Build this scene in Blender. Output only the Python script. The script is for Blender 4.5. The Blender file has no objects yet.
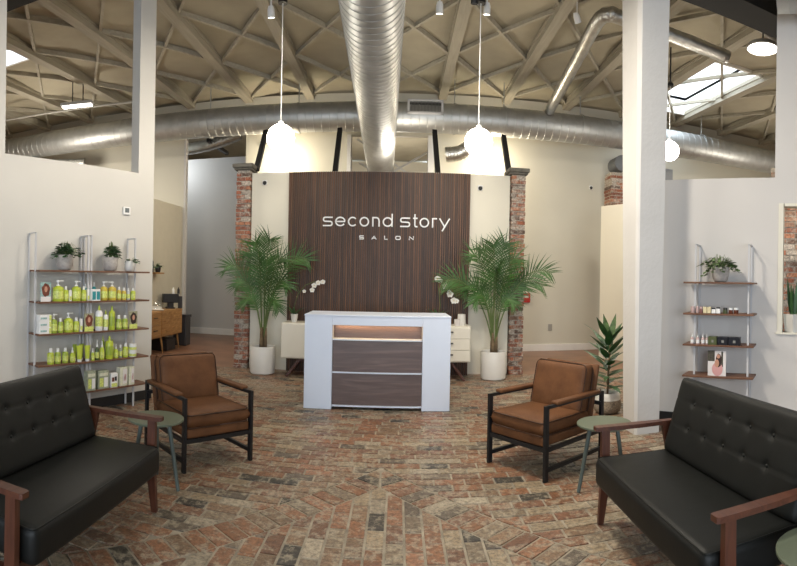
import bpy, bmesh, math, random
from mathutils import Vector, Matrix, Euler
rnd = random.Random(7)
sc = bpy.context.scene
COL = sc.collection
PI = math.pi

# ------------------------------------------------------------------ camera geometry (a swept phone panorama)
F = 530.0; TH = math.radians(1.0); CX = 398.5; CY = 278.0; EYE = 1.5
def ray(x, y):
    lon = (x-CX)/F; t = (CY-y)/F
    a = (math.sin(lon), math.cos(lon), t); c, s = math.cos(TH), math.sin(TH)
    return Vector((a[0]*c-a[2]*s, a[1], a[0]*s+a[2]*c))
def on_z(x, y, z):
    v = ray(x, y); k = (z-EYE)/v.z
    return Vector((v.x*k, v.y*k, z))
def on_y(x, y, Y):
    v = ray(x, y); k = Y/v.y; return Vector((v.x*k, Y, EYE+v.z*k))
def on_line(x, y, P, D):
    """distance along the plan line P + t*D where the sight line of pixel x crosses it"""
    v = ray(x, y)
    det = -D[0]*v.y + D[1]*v.x
    return (P[0]*v.y - P[1]*v.x)/det

# ------------------------------------------------------------------ materials
MATS = {}
def nodes(name):
    m = bpy.data.materials.new(name); m.use_nodes = True
    nt = m.node_tree; b = nt.nodes['Principled BSDF']
    return m, nt, b
def N(nt, t, **kw):
    n = nt.nodes.new(t)
    for k, v in kw.items():
        if k in n.inputs.keys(): n.inputs[k].default_value = v
        else: setattr(n, k, v)
    return n
def rgb(c): return (c[0], c[1], c[2], 1.0)
def ramp(nt, stops):
    r = nt.nodes.new('ShaderNodeValToRGB')
    while len(r.color_ramp.elements) < len(stops): r.color_ramp.elements.new(0.5)
    for e, (p, c) in zip(r.color_ramp.elements, stops): e.position = p; e.color = rgb(c)
    return r
def coords(nt, scale=(1,1,1), kind='Object'):
    tc = nt.nodes.new('ShaderNodeTexCoord'); mp = nt.nodes.new('ShaderNodeMapping')
    mp.inputs['Scale'].default_value = scale
    nt.links.new(tc.outputs[kind], mp.inputs['Vector'])
    return mp.outputs['Vector']
def add_bump(nt, b, height, strength, dist=0.01):
    bp = N(nt, 'ShaderNodeBump', Strength=strength, Distance=dist)
    nt.links.new(height, bp.inputs['Height']); nt.links.new(bp.outputs['Normal'], b.inputs['Normal'])
def plain(name, c, rough=.5, metal=0., var=.06, vscale=6, bump=0., bscale=60, spec=None, coat=0):
    if name in MATS: return MATS[name]
    m, nt, b = nodes(name)
    v = coords(nt)
    n = N(nt, 'ShaderNodeTexNoise', Scale=vscale, Detail=4.0); nt.links.new(v, n.inputs['Vector'])
    lo = tuple(max(0, x*(1-var)) for x in c); hi = tuple(min(1, x*(1+var)) for x in c)
    r = ramp(nt, [(.3, lo), (.7, hi)]); nt.links.new(n.outputs['Fac'], r.inputs['Fac'])
    nt.links.new(r.outputs['Color'], b.inputs['Base Color'])
    b.inputs['Roughness'].default_value = rough; b.inputs['Metallic'].default_value = metal
    if spec is not None: b.inputs['Specular IOR Level'].default_value = spec
    if coat: b.inputs['Coat Weight'].default_value = coat
    if bump:
        n2 = N(nt, 'ShaderNodeTexNoise', Scale=bscale, Detail=3.0); nt.links.new(v, n2.inputs['Vector'])
        add_bump(nt, b, n2.outputs['Fac'], bump)
    MATS[name] = m; return m
def wood(name, c1, c2, axis=0, scale=1., rough=.45, c3=None):
    if name in MATS: return MATS[name]
    m, nt, b = nodes(name)
    s = [14*scale]*3; s[axis] = 1.2*scale
    v = coords(nt, tuple(s))
    n = N(nt, 'ShaderNodeTexNoise', Scale=2.2, Detail=6.0, Distortion=.9); nt.links.new(v, n.inputs['Vector'])
    r = ramp(nt, [(.28, c1), (.5, c3 or tuple((a+b_)/2 for a, b_ in zip(c1, c2))), (.72, c2)])
    nt.links.new(n.outputs['Fac'], r.inputs['Fac']); nt.links.new(r.outputs['Color'], b.inputs['Base Color'])
    b.inputs['Roughness'].default_value = rough
    add_bump(nt, b, n.outputs['Fac'], .12)
    MATS[name] = m; return m
def leather(name, c, rough, var=.35, bump=.25):
    m, nt, b = nodes(name)
    v = coords(nt)
    n = N(nt, 'ShaderNodeTexNoise', Scale=5.0, Detail=6.0, Roughness=.65); nt.links.new(v, n.inputs['Vector'])
    r = ramp(nt, [(.3, tuple(x*(1-var) for x in c)), (.7, tuple(x*(1+var) for x in c))])
    nt.links.new(n.outputs['Fac'], r.inputs['Fac']); nt.links.new(r.outputs['Color'], b.inputs['Base Color'])
    b.inputs['Roughness'].default_value = rough; b.inputs['Specular IOR Level'].default_value = .24
    vo = N(nt, 'ShaderNodeTexVoronoi', Scale=220.0); nt.links.new(v, vo.inputs['Vector'])
    n3 = N(nt, 'ShaderNodeTexNoise', Scale=14.0, Detail=3.0); nt.links.new(v, n3.inputs['Vector'])
    mx = N(nt, 'ShaderNodeMath', operation='MULTIPLY_ADD'); nt.links.new(vo.outputs['Distance'], mx.inputs[0]); mx.inputs[1].default_value = .25
    nt.links.new(n3.outputs['Fac'], mx.inputs[2])
    add_bump(nt, b, mx.outputs[0], bump, .006)
    MATS[name] = m; return m
def emit(name, c, s):
    m, nt, b = nodes(name)
    b.inputs['Base Color'].default_value = rgb((.9, .9, .88))
    b.inputs['Emission Color'].default_value = rgb(c); b.inputs['Emission Strength'].default_value = s
    b.inputs['Roughness'].default_value = .3
    MATS[name] = m; return m
def glass(name, c=(1,1,1), fac=.12):
    m = bpy.data.materials.new(name); m.use_nodes = True; nt = m.node_tree; nt.nodes.clear()
    o = nt.nodes.new('ShaderNodeOutputMaterial'); mix = nt.nodes.new('ShaderNodeMixShader')
    t = nt.nodes.new('ShaderNodeBsdfTransparent'); g = nt.nodes.new('ShaderNodeBsdfGlossy')
    t.inputs['Color'].default_value = rgb(c); g.inputs['Roughness'].default_value = .05
    mix.inputs['Fac'].default_value = fac
    nt.links.new(t.outputs[0], mix.inputs[1]); nt.links.new(g.outputs[0], mix.inputs[2]); nt.links.new(mix.outputs[0], o.inputs[0])
    MATS[name] = m; return m
def brick_mat(name, smear, amount, rough=.7, bump=.5, nsc=11.0, soft=.08):
    """colour from the per-brick attribute, blotched with old mortar smear and soot"""
    m, nt, b = nodes(name)
    at = nt.nodes.new('ShaderNodeAttribute'); at.attribute_name = 'Col'
    v = coords(nt)
    n = N(nt, 'ShaderNodeTexNoise', Scale=nsc, Detail=8.0, Roughness=.72); nt.links.new(v, n.inputs['Vector'])
    r = ramp(nt, [(.54-.08*amount, (0,0,0)), (.56-.08*amount+soft*1.2, (1,1,1))]); lo_ = N(nt, 'ShaderNodeTexNoise', Scale=1.6, Detail=3.0); nt.links.new(v, lo_.inputs['Vector'])
    ad = N(nt, 'ShaderNodeMath', operation='MULTIPLY_ADD'); nt.links.new(lo_.outputs['Fac'], ad.inputs[0]); ad.inputs[1].default_value = .30
    ad2 = N(nt, 'ShaderNodeMath', operation='SUBTRACT'); ad2.inputs[1].default_value = .15
    nt.links.new(n.outputs['Fac'], ad.inputs[2]); nt.links.new(ad.outputs[0], ad2.inputs[0]); nt.links.new(ad2.outputs[0], r.inputs['Fac'])
    sc_ = N(nt, 'ShaderNodeMath', operation='MULTIPLY'); nt.links.new(r.outputs['Color'], sc_.inputs[0]); sc_.inputs[1].default_value = amount
    mx = N(nt, 'ShaderNodeMix', data_type='RGBA'); nt.links.new(sc_.outputs[0], mx.inputs[0])
    nt.links.new(at.outputs['Color'], mx.inputs[6]); mx.inputs[7].default_value = rgb(smear)
    n2 = N(nt, 'ShaderNodeTexNoise', Scale=34.0, Detail=5.0, Roughness=.75); nt.links.new(v, n2.inputs['Vector'])
    r2 = ramp(nt, [(.36, (.45,.43,.42)), (.52, (1.0,1.0,1.0)), (.66, (1.35,1.33,1.3))]); nt.links.new(n2.outputs['Fac'], r2.inputs['Fac'])
    mu = N(nt, 'ShaderNodeMix', data_type='RGBA', blend_type='MULTIPLY'); mu.inputs[0].default_value = 1
    nt.links.new(mx.outputs[2], mu.inputs[6]); nt.links.new(r2.outputs['Color'], mu.inputs[7])
    nt.links.new(mu.outputs[2], b.inputs['Base Color'])
    b.inputs['Roughness'].default_value = rough
    add_bump(nt, b, n2.outputs['Fac'], bump, .006)
    MATS[name] = m; return m
def attr_wood(name, rough=.5):
    m, nt, b = nodes(name)
    at = nt.nodes.new('ShaderNodeAttribute'); at.attribute_name = 'Col'
    v = coords(nt, (30, 30, 1.5))
    n = N(nt, 'ShaderNodeTexNoise', Scale=2.0, Detail=6.0, Distortion=.6); nt.links.new(v, n.inputs['Vector'])
    r2 = ramp(nt, [(.3, (.55,.52,.5)), (.7, (1.3,1.3,1.3))]); nt.links.new(n.outputs['Fac'], r2.inputs['Fac'])
    mu = N(nt, 'ShaderNodeMix', data_type='RGBA', blend_type='MULTIPLY'); mu.inputs[0].default_value = 1
    nt.links.new(at.outputs['Color'], mu.inputs[6]); nt.links.new(r2.outputs['Color'], mu.inputs[7])
    nt.links.new(mu.outputs[2], b.inputs['Base Color']); b.inputs['Roughness'].default_value = rough
    MATS[name] = m; return m

WALL = plain('wall_paint', (.585,.565,.52), .62, var=.025, vscale=1.3, bump=.06, bscale=90)
WALL_COOLLIT = plain('wall_paint_cool_light', (.585,.56,.53), .55, var=.025, vscale=1.3, bump=.06, bscale=90)  # same wall paint; the right side's cooler light is put into the colour
CREAM = plain('cream_paint', (.72,.685,.575), .6, var=.03, vscale=1.0, bump=.05, bscale=80)
GREYW = plain('grey_wall_paint', (.56,.55,.53), .6, var=.04, vscale=1.0, bump=.05, bscale=80)
WHITE = plain('white_paint', (.78,.77,.74), .5, var=.03)
LAMI = plain('white_laminate', (.66,.72,.83), .35, var=.01)
CRED = plain('cream_lacquer', (.78,.74,.63), .4, var=.02)
BLACKM = plain('black_metal', (.012,.012,.013), .45, metal=.2, var=.2)
BLACKP = plain('black_plastic', (.015,.015,.017), .4, var=.2)
BLACKB = plain('black_baseboard', (.012,.012,.013), .5, var=.1)
WMETAL = plain('white_metal', (.52,.52,.53), .35, var=.02)
SAGE = plain('sage_metal', (.108,.130,.090), .42, var=.05)
SAGEL = plain('sage_leg_metal', (.085,.11,.10), .45, var=.05)
FOAM = plain('ceiling_foam', (.385,.35,.262), .9, var=.12, vscale=1.4, bump=.5, bscale=6)
BEAM = wood('ceiling_beam', (.31,.285,.225), (.39,.36,.285), 1, .6, .8)
BRACE = wood('ceiling_brace', (.34,.315,.25), (.44,.41,.33), 1, .6, .8)
GALV = plain('galvanised_steel', (.46,.47,.46), .48, metal=.78, var=.12, vscale=4, bump=.06, bscale=30)
FOIL = plain('duct_foil', (.48,.48,.46), .36, metal=.95, var=.15, vscale=9, bump=.6, bscale=26)
CONC = plain('stained_concrete', (.215,.108,.062), .35, var=.3, vscale=2.2, bump=.05)
BLKLEATH = leather('black_leather', (.007,.0078,.0072), .50, .15, .12)
TAN = leather('tan_leather', (.115,.048,.019), .62, .30, .35)
PIPING = leather('dark_piping', (.045,.02,.01), .5, .2, .1)
WALN = wood('walnut', (.050,.015,.008), (.105,.035,.017), 0, 1., .40)
WALNZ = wood('walnut_upright', (.050,.015,.008), (.105,.035,.017), 2, 1., .40)
SHELFW = wood('shelf_walnut', (.10,.045,.025), (.19,.09,.05), 0, 1., .5)
SLAT = attr_wood('slat_walnut')
LAMW = wood('laminate_walnut', (.075,.045,.038), (.15,.098,.085), 0, .55, .4, (.10,.064,.055))
CONCP = plain('concrete_pot', (.40,.37,.34), .8, var=.15, vscale=30, bump=.3)
WPOT = plain('white_ceramic', (.74,.72,.67), .45, var=.03)
SOIL = plain('soil', (.035,.022,.014), .95, var=.4, vscale=40, bump=.8)
PALM = plain('palm_green', (.045,.115,.022), .5, var=.45, vscale=5)
PALMD = plain('palm_stem', (.10,.14,.04), .6, var=.3)
TRUNK = plain('palm_trunk', (.16,.11,.06), .85, var=.4, vscale=20, bump=.5)
LEAFD = plain('dark_leaf', (.030,.088,.024), .45, var=.4, vscale=12)
LEAFV = plain('variegated_leaf', (.09,.15,.05), .45, var=.55, vscale=18)
PETAL = plain('orchid_petal', (.82,.80,.72), .5, var=.03)
YEL = plain('orchid_centre', (.75,.5,.08), .5)
LIME = plain('lime_liquid', (.44,.52,.05), .28, var=.08, vscale=30)
LIMED = plain('lime_dark', (.30,.39,.05), .28, var=.08, vscale=30)
LIMEL = plain('lime_label', (.60,.66,.17), .4, var=.28, vscale=70)
LIMEO = plain('amber_liquid', (.55,.42,.05), .28, var=.1)
TEAL = plain('teal_plastic', (.02,.25,.28), .35, var=.1)
WPLA = plain('white_plastic', (.78,.78,.76), .35, var=.02)
DKGLS = plain('dark_green_glass', (.06,.09,.03), .2, var=.1)
CLEARP = plain('clear_plastic', (.5,.52,.5), .15, var=.05)
GBOX = plain('grey_green_box', (.30,.33,.24), .5, var=.2, vscale=40)
PBOX = plain('pale_box', (.62,.62,.48), .5, var=.12, vscale=50)
OLIVE = plain('olive_box', (.07,.085,.03), .5)
NAVY = plain('black_box', (.008,.009,.014), .4)
PINK = plain('pink_glass', (.50,.36,.34), .3)
SKIN = plain('print_skin', (.52,.27,.18), .5)
HAIR = plain('print_hair', (.14,.035,.018), .5, var=.4, vscale=40)
HAIRD = plain('print_dark_hair', (.03,.015,.012), .5, var=.4)
PRINTG = plain('print_greige', (.32,.31,.20), .5, var=.2, vscale=20)
PRINTT = plain('print_teal', (.28,.42,.40), .5, var=.3, vscale=40)
PRINTW = plain('print_white', (.72,.68,.66), .5)
PRINTP = plain('print_pink', (.62,.33,.32), .5, var=.1)
PRINTF = plain('print_foliage', (.06,.055,.04), .5, var=.5, vscale=50)
OAK = wood('oak', (.26,.13,.045), (.42,.24,.09), 1, 1., .45)
OAKZ = wood('oak_upright', (.26,.13,.045), (.42,.24,.09), 2, 1., .45)
WICK = plain('wicker', (.27,.22,.16), .85, var=.4, vscale=60, bump=1., bscale=90)
REDP = plain('red_plastic', (.45,.02,.015), .4)
STONE = plain('stone_cap', (.13,.12,.10), .85, var=.25, vscale=14, bump=.5)
GLASS = glass('clear_glass')
BRICKF = brick_mat('floor_brick', (.345,.30,.222), .66, .42, .7, 15.0, .05)
BRICKW = brick_mat('wall_brick', (.46,.42,.36), .75, .8, .8)
GLOBE = emit('globe_glow', (1, .93, .82), 26.0)
GLOBE2 = emit('wall_globe_glow', (1, .90, .70), 22.0)
TUBEL = emit('tube_glow', (1, .95, .82), 9.0)
SPOTL = emit('spot_glow', (1, .90, .78), 8.0)
LED = emit('led_glow', (1, .62, .26), 3.0)

# ------------------------------------------------------------------ mesh helpers
def tag(o, label=None, cat=None, group=None, kind=None):
    if label: o['label'] = label
    if cat: o['category'] = cat
    if group: o['group'] = group
    if kind: o['kind'] = kind
    return o
def empty(name, loc=(0,0,0), rz=0, label=None, cat=None, group=None):
    o = bpy.data.objects.new(name, None); COL.objects.link(o)
    o.location = loc; o.rotation_euler = (0,0,rz); o.empty_display_size = .1
    return tag(o, label, cat, group)
def ob(name, bm, mat, parent=None, smooth=False, label=None, cat=None, group=None, kind=None, loc=None, rz=0, auto=None):
    me = bpy.data.meshes.new(name)
    bmesh.ops.recalc_face_normals(bm, faces=bm.faces[:])
    bm.to_mesh(me); bm.free()
    for m in (mat if isinstance(mat, (list, tuple)) else [mat]): me.materials.append(m)
    if smooth:
        me.polygons.foreach_set('use_smooth', [True]*len(me.polygons))
        if auto: me.set_sharp_from_angle(angle=math.radians(auto))
    o = bpy.data.objects.new(name, me); COL.objects.link(o)
    if parent: o.parent = parent
    if loc is not None: o.location = loc
    if rz: o.rotation_euler = (0,0,rz)
    return tag(o, label, cat, group, kind)
def B(): return bmesh.new()
def box(bm, x0, x1, y0, y1, z0, z1, mi=0, M=None):
    c = [(x,y,z) for z in (z0,z1) for y in (y0,y1) for x in (x0,x1)]
    if M is not None: c = [M @ Vector(p) for p in c]
    v = [bm.verts.new(p) for p in c]
    for f in ((0,1,3,2),(4,6,7,5),(0,4,5,1),(2,3,7,6),(0,2,6,4),(1,5,7,3)):
        fc = bm.faces.new([v[i] for i in f]); fc.material_index = mi
    return bm
def rbox(bm, x0, x1, y0, y1, z0, z1, r=.01, seg=2, mi=0, M=None):
    t = bmesh.new(); box(t, x0, x1, y0, y1, z0, z1)
    bmesh.ops.bevel(t, geom=t.edges[:], offset=r, segments=seg, affect='EDGES', profile=.5)
    if M is not None: bmesh.ops.transform(t, matrix=M, verts=t.verts)
    vm = {v: bm.verts.new(v.co) for v in t.verts}
    for f in t.faces:
        nf = bm.faces.new([vm[v] for v in f.verts]); nf.material_index = mi
    t.free(); return bm
def bar(bm, a, b, w, h, mi=0, up=(0,0,1)):
    a = Vector(a); b = Vector(b); d = (b-a); L = d.length; d.normalize()
    u = Vector(up)
    if abs(d.dot(u)) > .98: u = Vector((0,1,0))
    s = d.cross(u).normalized(); u = s.cross(d)
    M = Matrix(((d.x,s.x,u.x,a.x),(d.y,s.y,u.y,a.y),(d.z,s.z,u.z,a.z),(0,0,0,1)))
    return box(bm, 0, L, -w/2, w/2, -h/2, h/2, mi, M)
def tube(bm, pts, r, seg=8, mi=0, caps=True):
    pts = [Vector(p) for p in pts]; n = len(pts)
    rs = r if isinstance(r, (list, tuple)) else [r]*n
    u = None; rings = []
    for i, p in enumerate(pts):
        d = (pts[min(i+1,n-1)]-pts[max(i-1,0)]).normalized()
        if u is None:
            u = Vector((0,0,1)) if abs(d.z) < .9 else Vector((1,0,0))
        s = d.cross(u).normalized(); u = s.cross(d).normalized()
        rings.append([bm.verts.new(p + (s*math.cos(2*PI*k/seg)+u*math.sin(2*PI*k/seg))*rs[i]) for k in range(seg)])
    for a, b in zip(rings, rings[1:]):
        for k in range(seg):
            f = bm.faces.new((a[k], a[(k+1)%seg], b[(k+1)%seg], b[k])); f.material_index = mi
    if caps:
        for rg in (rings[0], rings[-1]):
            try: f = bm.faces.new(rg); f.material_index = mi
            except ValueError: pass
    return bm
def lathe(bm, prof, c=(0,0,0), seg=24, mi=0, M=None):
    rings = []
    for r, z in prof:
        if r < 1e-6: ps = [Vector((0,0,z))]
        else: ps = [Vector((r*math.cos(2*PI*k/seg), r*math.sin(2*PI*k/seg), z)) for k in range(seg)]
        ps = [(M @ p if M is not None else p) + Vector(c) for p in ps]
        rings.append([bm.verts.new(p) for p in ps])
    for a, b in zip(rings, rings[1:]):
        for k in range(seg):
            k2 = (k+1) % seg
            if len(a) == 1 and len(b) == 1: continue
            if len(a) == 1: f = bm.faces.new((a[0], b[k2], b[k]))
            elif len(b) == 1: f = bm.faces.new((a[k], a[k2], b[0]))
            else: f = bm.faces.new((a[k], a[k2], b[k2], b[k]))
            f.material_index = mi
    return bm
def prism(bm, poly, z0, z1, mi=0, M=None):
    lo = [Vector((x,y,z0)) for x, y in poly]; hi = [Vector((x,y,z1)) for x, y in poly]
    if M is not None: lo = [M @ p for p in lo]; hi = [M @ p for p in hi]
    lo = [bm.verts.new(p) for p in lo]; hi = [bm.verts.new(p) for p in hi]; n = len(lo)
    for f in [lo[::-1], hi] + [[lo[i], lo[(i+1)%n], hi[(i+1)%n], hi[i]] for i in range(n)]:
        fc = bm.faces.new(f); fc.material_index = mi
    return bm
def cushion(bm, w, h, t, nx, nz, M, fn=None, p=9, q=.42):
    """puffed slab: w along x, h along z, t along y"""
    def prof(a): return max(0., 1-abs(a)**p)**q
    F_, K_ = {}, {}
    for i in range(nx+1):
        for j in range(nz+1):
            a = math.sin(PI/2*(2*i/nx-1)*.999)*.35+(2*i/nx-1)*.65; b_ = math.sin(PI/2*(2*j/nz-1))*.35+(2*j/nz-1)*.65
            a = max(-1, min(1, a)); b_ = max(-1, min(1, b_))
            th = t/2*prof(a)*prof(b_)
            x = a*w/2; z = b_*h/2
            edge = i in (0, nx) or j in (0, nz)
            d = fn(x, z) if (fn and not edge) else 0
            v = bm.verts.new(M @ Vector((x, -th+d, z)))
            F_[i,j] = v
            K_[i,j] = v if edge else bm.verts.new(M @ Vector((x, th, z)))
    for i in range(nx):
        for j in range(nz):
            bm.faces.new((F_[i,j], F_[i+1,j], F_[i+1,j+1], F_[i,j+1]))
            q_ = (K_[i,j], K_[i,j+1], K_[i+1,j+1], K_[i+1,j])
            if len(set(q_)) == 4 and not all(a in F_.values() for a in q_): bm.faces.new(q_)
    return bm
def leaf(bm, base, d, side, L, w, droop=.3, fold=.15, n=6, mi=0, tip=.7, gravity=Vector((0,0,-1))):
    d = Vector(d).normalized(); side = Vector(side).normalized(); p = Vector(base); rows = []
    up = side.cross(d).normalized()
    for i in range(n+1):
        t = i/n
        wd = w/2*math.sin(PI*min(1, (t*.93+.07)**tip))
        if i == n: wd = w*.02
        rows.append((p - side*wd + up*fold*wd, p.copy(), p + side*wd + up*fold*wd))
        d = (d + gravity*droop/n).normalized(); side = (side - d*side.dot(d)).normalized(); up = side.cross(d).normalized()
        p = p + d*(L/n)
    vs = [[bm.verts.new(q) for q in r] for r in rows]
    for a, b in zip(vs, vs[1:]):
        for k in (0,1):
            f = bm.faces.new((a[k], a[k+1], b[k+1], b[k])); f.material_index = mi
    return bm
def dup(o, parent=None):
    c = o.copy(); COL.objects.link(c)
    if parent is not None: c.parent = parent
    for ch in list(o.children): dup(ch, c)
    return c
def color_mesh(name, polys, cols, mats, mis=None):
    """polys: list of (list of verts, list of faces); one colour per entry"""
    V, Fc, C, MI = [], [], [], []
    for idx, (vs, fs) in enumerate(polys):
        o = len(V); V += vs
        for f in fs:
            Fc.append([o+i for i in f]); C += [cols[idx]]*len(f); MI.append(mis[idx] if mis else 0)
    me = bpy.data.meshes.new(name); me.from_pydata([tuple(v) for v in V], [], Fc)
    a = me.color_attributes.new('Col', 'FLOAT_COLOR', 'CORNER')
    a.data.foreach_set('color', [x for c in C for x in (c[0], c[1], c[2], 1.0)])
    for m in mats: me.materials.append(m)
    me.polygons.foreach_set('material_index', MI)
    o = bpy.data.objects.new(name, me); COL.objects.link(o); return o
def boxpoly(x0,x1,y0,y1,z0,z1,M=None):
    c = [Vector((x,y,z)) for z in (z0,z1) for y in (y0,y1) for x in (x0,x1)]
    if M is not None: c = [M @ p for p in c]
    return c, [(0,2,3,1),(4,5,7,6),(0,1,5,4),(2,6,7,3),(0,4,6,2),(1,3,7,5)]

# ------------------------------------------------------------------ floor of old bricks
def clip(poly, nx, ny, c):      # keep nx*x+ny*y >= c
    out = []; n = len(poly)
    for i in range(n):
        a, b = poly[i], poly[(i+1)%n]
        da = nx*a[0]+ny*a[1]-c; db = nx*b[0]+ny*b[1]-c
        if da >= 0: out.append(a)
        if da*db < 0:
            t = da/(da-db); out.append((a[0]+(b[0]-a[0])*t, a[1]+(b[1]-a[1])*t))
    return out
def inset(poly, g):
    res = poly; n = len(poly)
    area = sum(poly[i][0]*poly[(i+1)%n][1]-poly[(i+1)%n][0]*poly[i][1] for i in range(n))/2
    if abs(area) < .0012: return []
    s = 1 if area > 0 else -1
    for i in range(n):
        a, b = poly[i], poly[(i+1)%n]; ex, ey = b[0]-a[0], b[1]-a[1]; l = math.hypot(ex, ey)
        if l < 1e-5: continue
        nx, ny = -ey/l*s, ex/l*s
        res = clip(res, nx, ny, nx*a[0]+ny*a[1]+g)
        if len(res) < 3: return []
    return res
BRCOL = [((.205,.095,.048),26), ((.24,.115,.062),16), ((.165,.080,.046),18), ((.19,.12,.072),16), ((.26,.20,.13),12), ((.18,.135,.09),10), ((.040,.034,.027),8), ((.10,.078,.057),8), ((.31,.26,.19),5)]
def brick_color(pal=BRCOL):
    c = rnd.choices([p[0] for p in pal], [p[1] for p in pal])[0]; k = rnd.uniform(.82, 1.16)
    return tuple(x*k for x in c)
def floor():
    AP = (-.11, 3.80); AT = (-.11, 4.18)
    polys, cols = [], []
    def emit_piece(poly):
        poly = inset(poly, .0075)
        if len(poly) < 3: return
        a = abs(sum(poly[i][0]*poly[(i+1)%len(poly)][1]-poly[(i+1)%len(poly)][0]*poly[i][1] for i in range(len(poly)))/2)
        if a < .0008: return
        cx = sum(p[0] for p in poly)/len(poly); cy = sum(p[1] for p in poly)/len(poly); n = len(poly)
        tx, ty = rnd.uniform(-.012,.012), rnd.uniform(-.012,.012); dz = rnd.uniform(-.0015, .0005)
        def z(p): return dz + (p[0]-cx)*tx + (p[1]-cy)*ty
        sh = [(cx+(p[0]-cx)*.965, cy+(p[1]-cy)*.965) for p in poly]
        vs = [Vector((p[0],p[1],z(p))) for p in sh] + [Vector((p[0],p[1],z(p)-.003)) for p in poly] + [Vector((p[0],p[1],-.012)) for p in poly]
        fs = [tuple(range(n))] + [(n+i, n+(i+1)%n, (i+1)%n, i) for i in range(n)] + [(2*n+i, 2*n+(i+1)%n, n+(i+1)%n, n+i) for i in range(n)]
        polys.append((vs, fs)); cols.append(brick_color())
    # directions of the fan borders, from the apex
    bT = bL = (.63, -.777)
    def left_of(d, sgn, A=AP):   # half plane above the line apex->(sgn*d)
        dx, dy = sgn*d[0], d[1]
        nx, ny = (-dy, dx) if sgn > 0 else (dy, -dx)
        return nx, ny, nx*A[0]+ny*A[1]
    T_r = left_of(bT, 1, AT); T_l = left_of(bT, -1, AT); L_r = left_of(bL, 1); L_l = left_of(bL, -1)
    W_, Lb = .112, .222
    Y0, Y1, X0, X1 = -.6, 8.12, -4.9, 4.9
    # transverse rows
    row = 0; y = AT[1]
    ys = []
    while y < Y1: ys.append(y); y += W_
    y = AT[1]-W_
    while y > Y0: ys.append(y); y -= W_
    for y in ys:
        off = (round((y-AT[1])/W_) % 2)*Lb/2 + rnd.uniform(-.03,.03); x = X0+off
        while x < X1:
            l = Lb*rnd.choice((1,1,1,.97,1.03))
            q = [(x,y),(x+l,y),(x+l,y+W_),(x,y+W_)]; x += l
            if y >= AT[1]-.001: emit_piece(q); continue
            pr = clip(q, *T_r); pr = clip(pr, 1, 0, AP[0]) if pr else []
            pl = clip(q, *T_l); pl = clip(pl, -1, 0, -AP[0]) if pl else []
            if len(pr) > 2: emit_piece(pr)
            if len(pl) > 2: emit_piece(pl)
    # fans
    def zone(ang, planes, R=4.6):
        ca, sa = math.cos(ang), math.sin(ang); n = int(R/W_)
        for j in range(-n, n):
            off = (j % 2)*Lb/2 + rnd.uniform(-.03,.03)
            for i in range(-int(R/Lb), int(R/Lb)):
                u0, v0 = i*Lb+off, (j-.5)*W_
                q = [(AP[0]+u*ca-v*sa, AP[1]+u*sa+v*ca) for u, v in ((u0,v0),(u0+Lb,v0),(u0+Lb,v0+W_),(u0,v0+W_))]
                if max(p[1] for p in q) < Y0: continue
                for pl in planes:
                    q = clip(q, *pl)
                    if len(q) < 3: break
                if len(q) > 2: emit_piece(q)
    neg = lambda p: (-p[0], -p[1], -p[2])
    zone(PI/2, [neg(L_r), neg(L_l)])
    for sg in (1, -1):          # one soldier course of bricks follows each border
        bx_, by_ = sg*.63, -.777; vx_, vy_ = sg*.777, .63; T = (AT[1]-AP[1])*.63
        for k in range(-4, 44):
            q = [(AP[0]+u*bx_+v*vx_, AP[1]+u*by_+v*vy_) for u, v in ((k*W_,0),((k+1)*W_,0),((k+1)*W_,T),(k*W_,T))]
            q = clip(q, sg, 0, sg*AP[0])
            if len(q) > 2 and max(p[1] for p in q) > Y0: emit_piece(q)
    o = color_mesh('floor', polys, cols, [BRICKF])
    tag(o, kind='structure', label='reclaimed brick floor')
    bm = B(); box(bm, X0, X1, Y0, Y1, -.05, -.0065)
    ob('mortar_bed', bm, plain('floor_mortar', (.30,.265,.205), .75, var=.3, vscale=9, bump=.6, bscale=120), o)
    bm = B()
    box(bm, -12.2, 12.2, Y1, 17.5, -.06, -.002); box(bm, -12.2, X0, -4.2, Y1, -.06, -.002)
    box(bm, X1, 12.2, -4.2, Y1, -.06, -.002); box(bm, X0, X1, -4.2, Y0, -.06, -.002)
    ob('concrete_slab', bm, CONC, o, kind='structure')
floor()

# ------------------------------------------------------------------ walls
CEIL = 5.3
def seg_wall(name, P, D, parts, t, mat, side=1, label=None):
    """parts: (s0,s1,z0,z1). The wall's room face lies on P+s*D; thickness goes to the other side."""
    bm = B(); D = Vector((D[0],D[1],0)).normalized(); Nn = Vector((-D.y, D.x, 0))*side
    M = Matrix(((D.x,Nn.x,0,P[0]),(D.y,Nn.y,0,P[1]),(0,0,1,0),(0,0,0,1)))
    for s0,s1,z0,z1 in parts: box(bm, s0, s1, 0, t, z0, z1, 0, M)
    return ob(name, bm, mat, kind='structure', label=label), M
LP = (-2.862, 5.715); LD = (-.375, -.927)
lw, LM = seg_wall('wall_left', LP, LD, [(0,.24,0,CEIL), (.24,1.97,0,2.68), (1.96,6.6,0,CEIL)], .14, WALL, -1)
RP = (2.77, 5.03); RD = (.70, -.714)
rw, RM = seg_wall('wall_right', RP, RD, [(-.3,1.17,0,2.61), (1.17,1.215,0,CEIL), (1.215,2.15,0,1.0), (1.215,2.15,2.34,CEIL), (2.15,5.2,0,CEIL)], .14, WALL_COOLLIT, 1)
D_ = Vector((LD[0],LD[1],0)).normalized()
def frame(P, D, side):
    D = Vector((D[0],D[1],0)).normalized(); Nn = Vector((-D.y, D.x, 0))*side
    return Matrix(((D.x,Nn.x,0,P[0]),(D.y,Nn.y,0,P[1]),(0,0,1,0),(0,0,0,1)))
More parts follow.
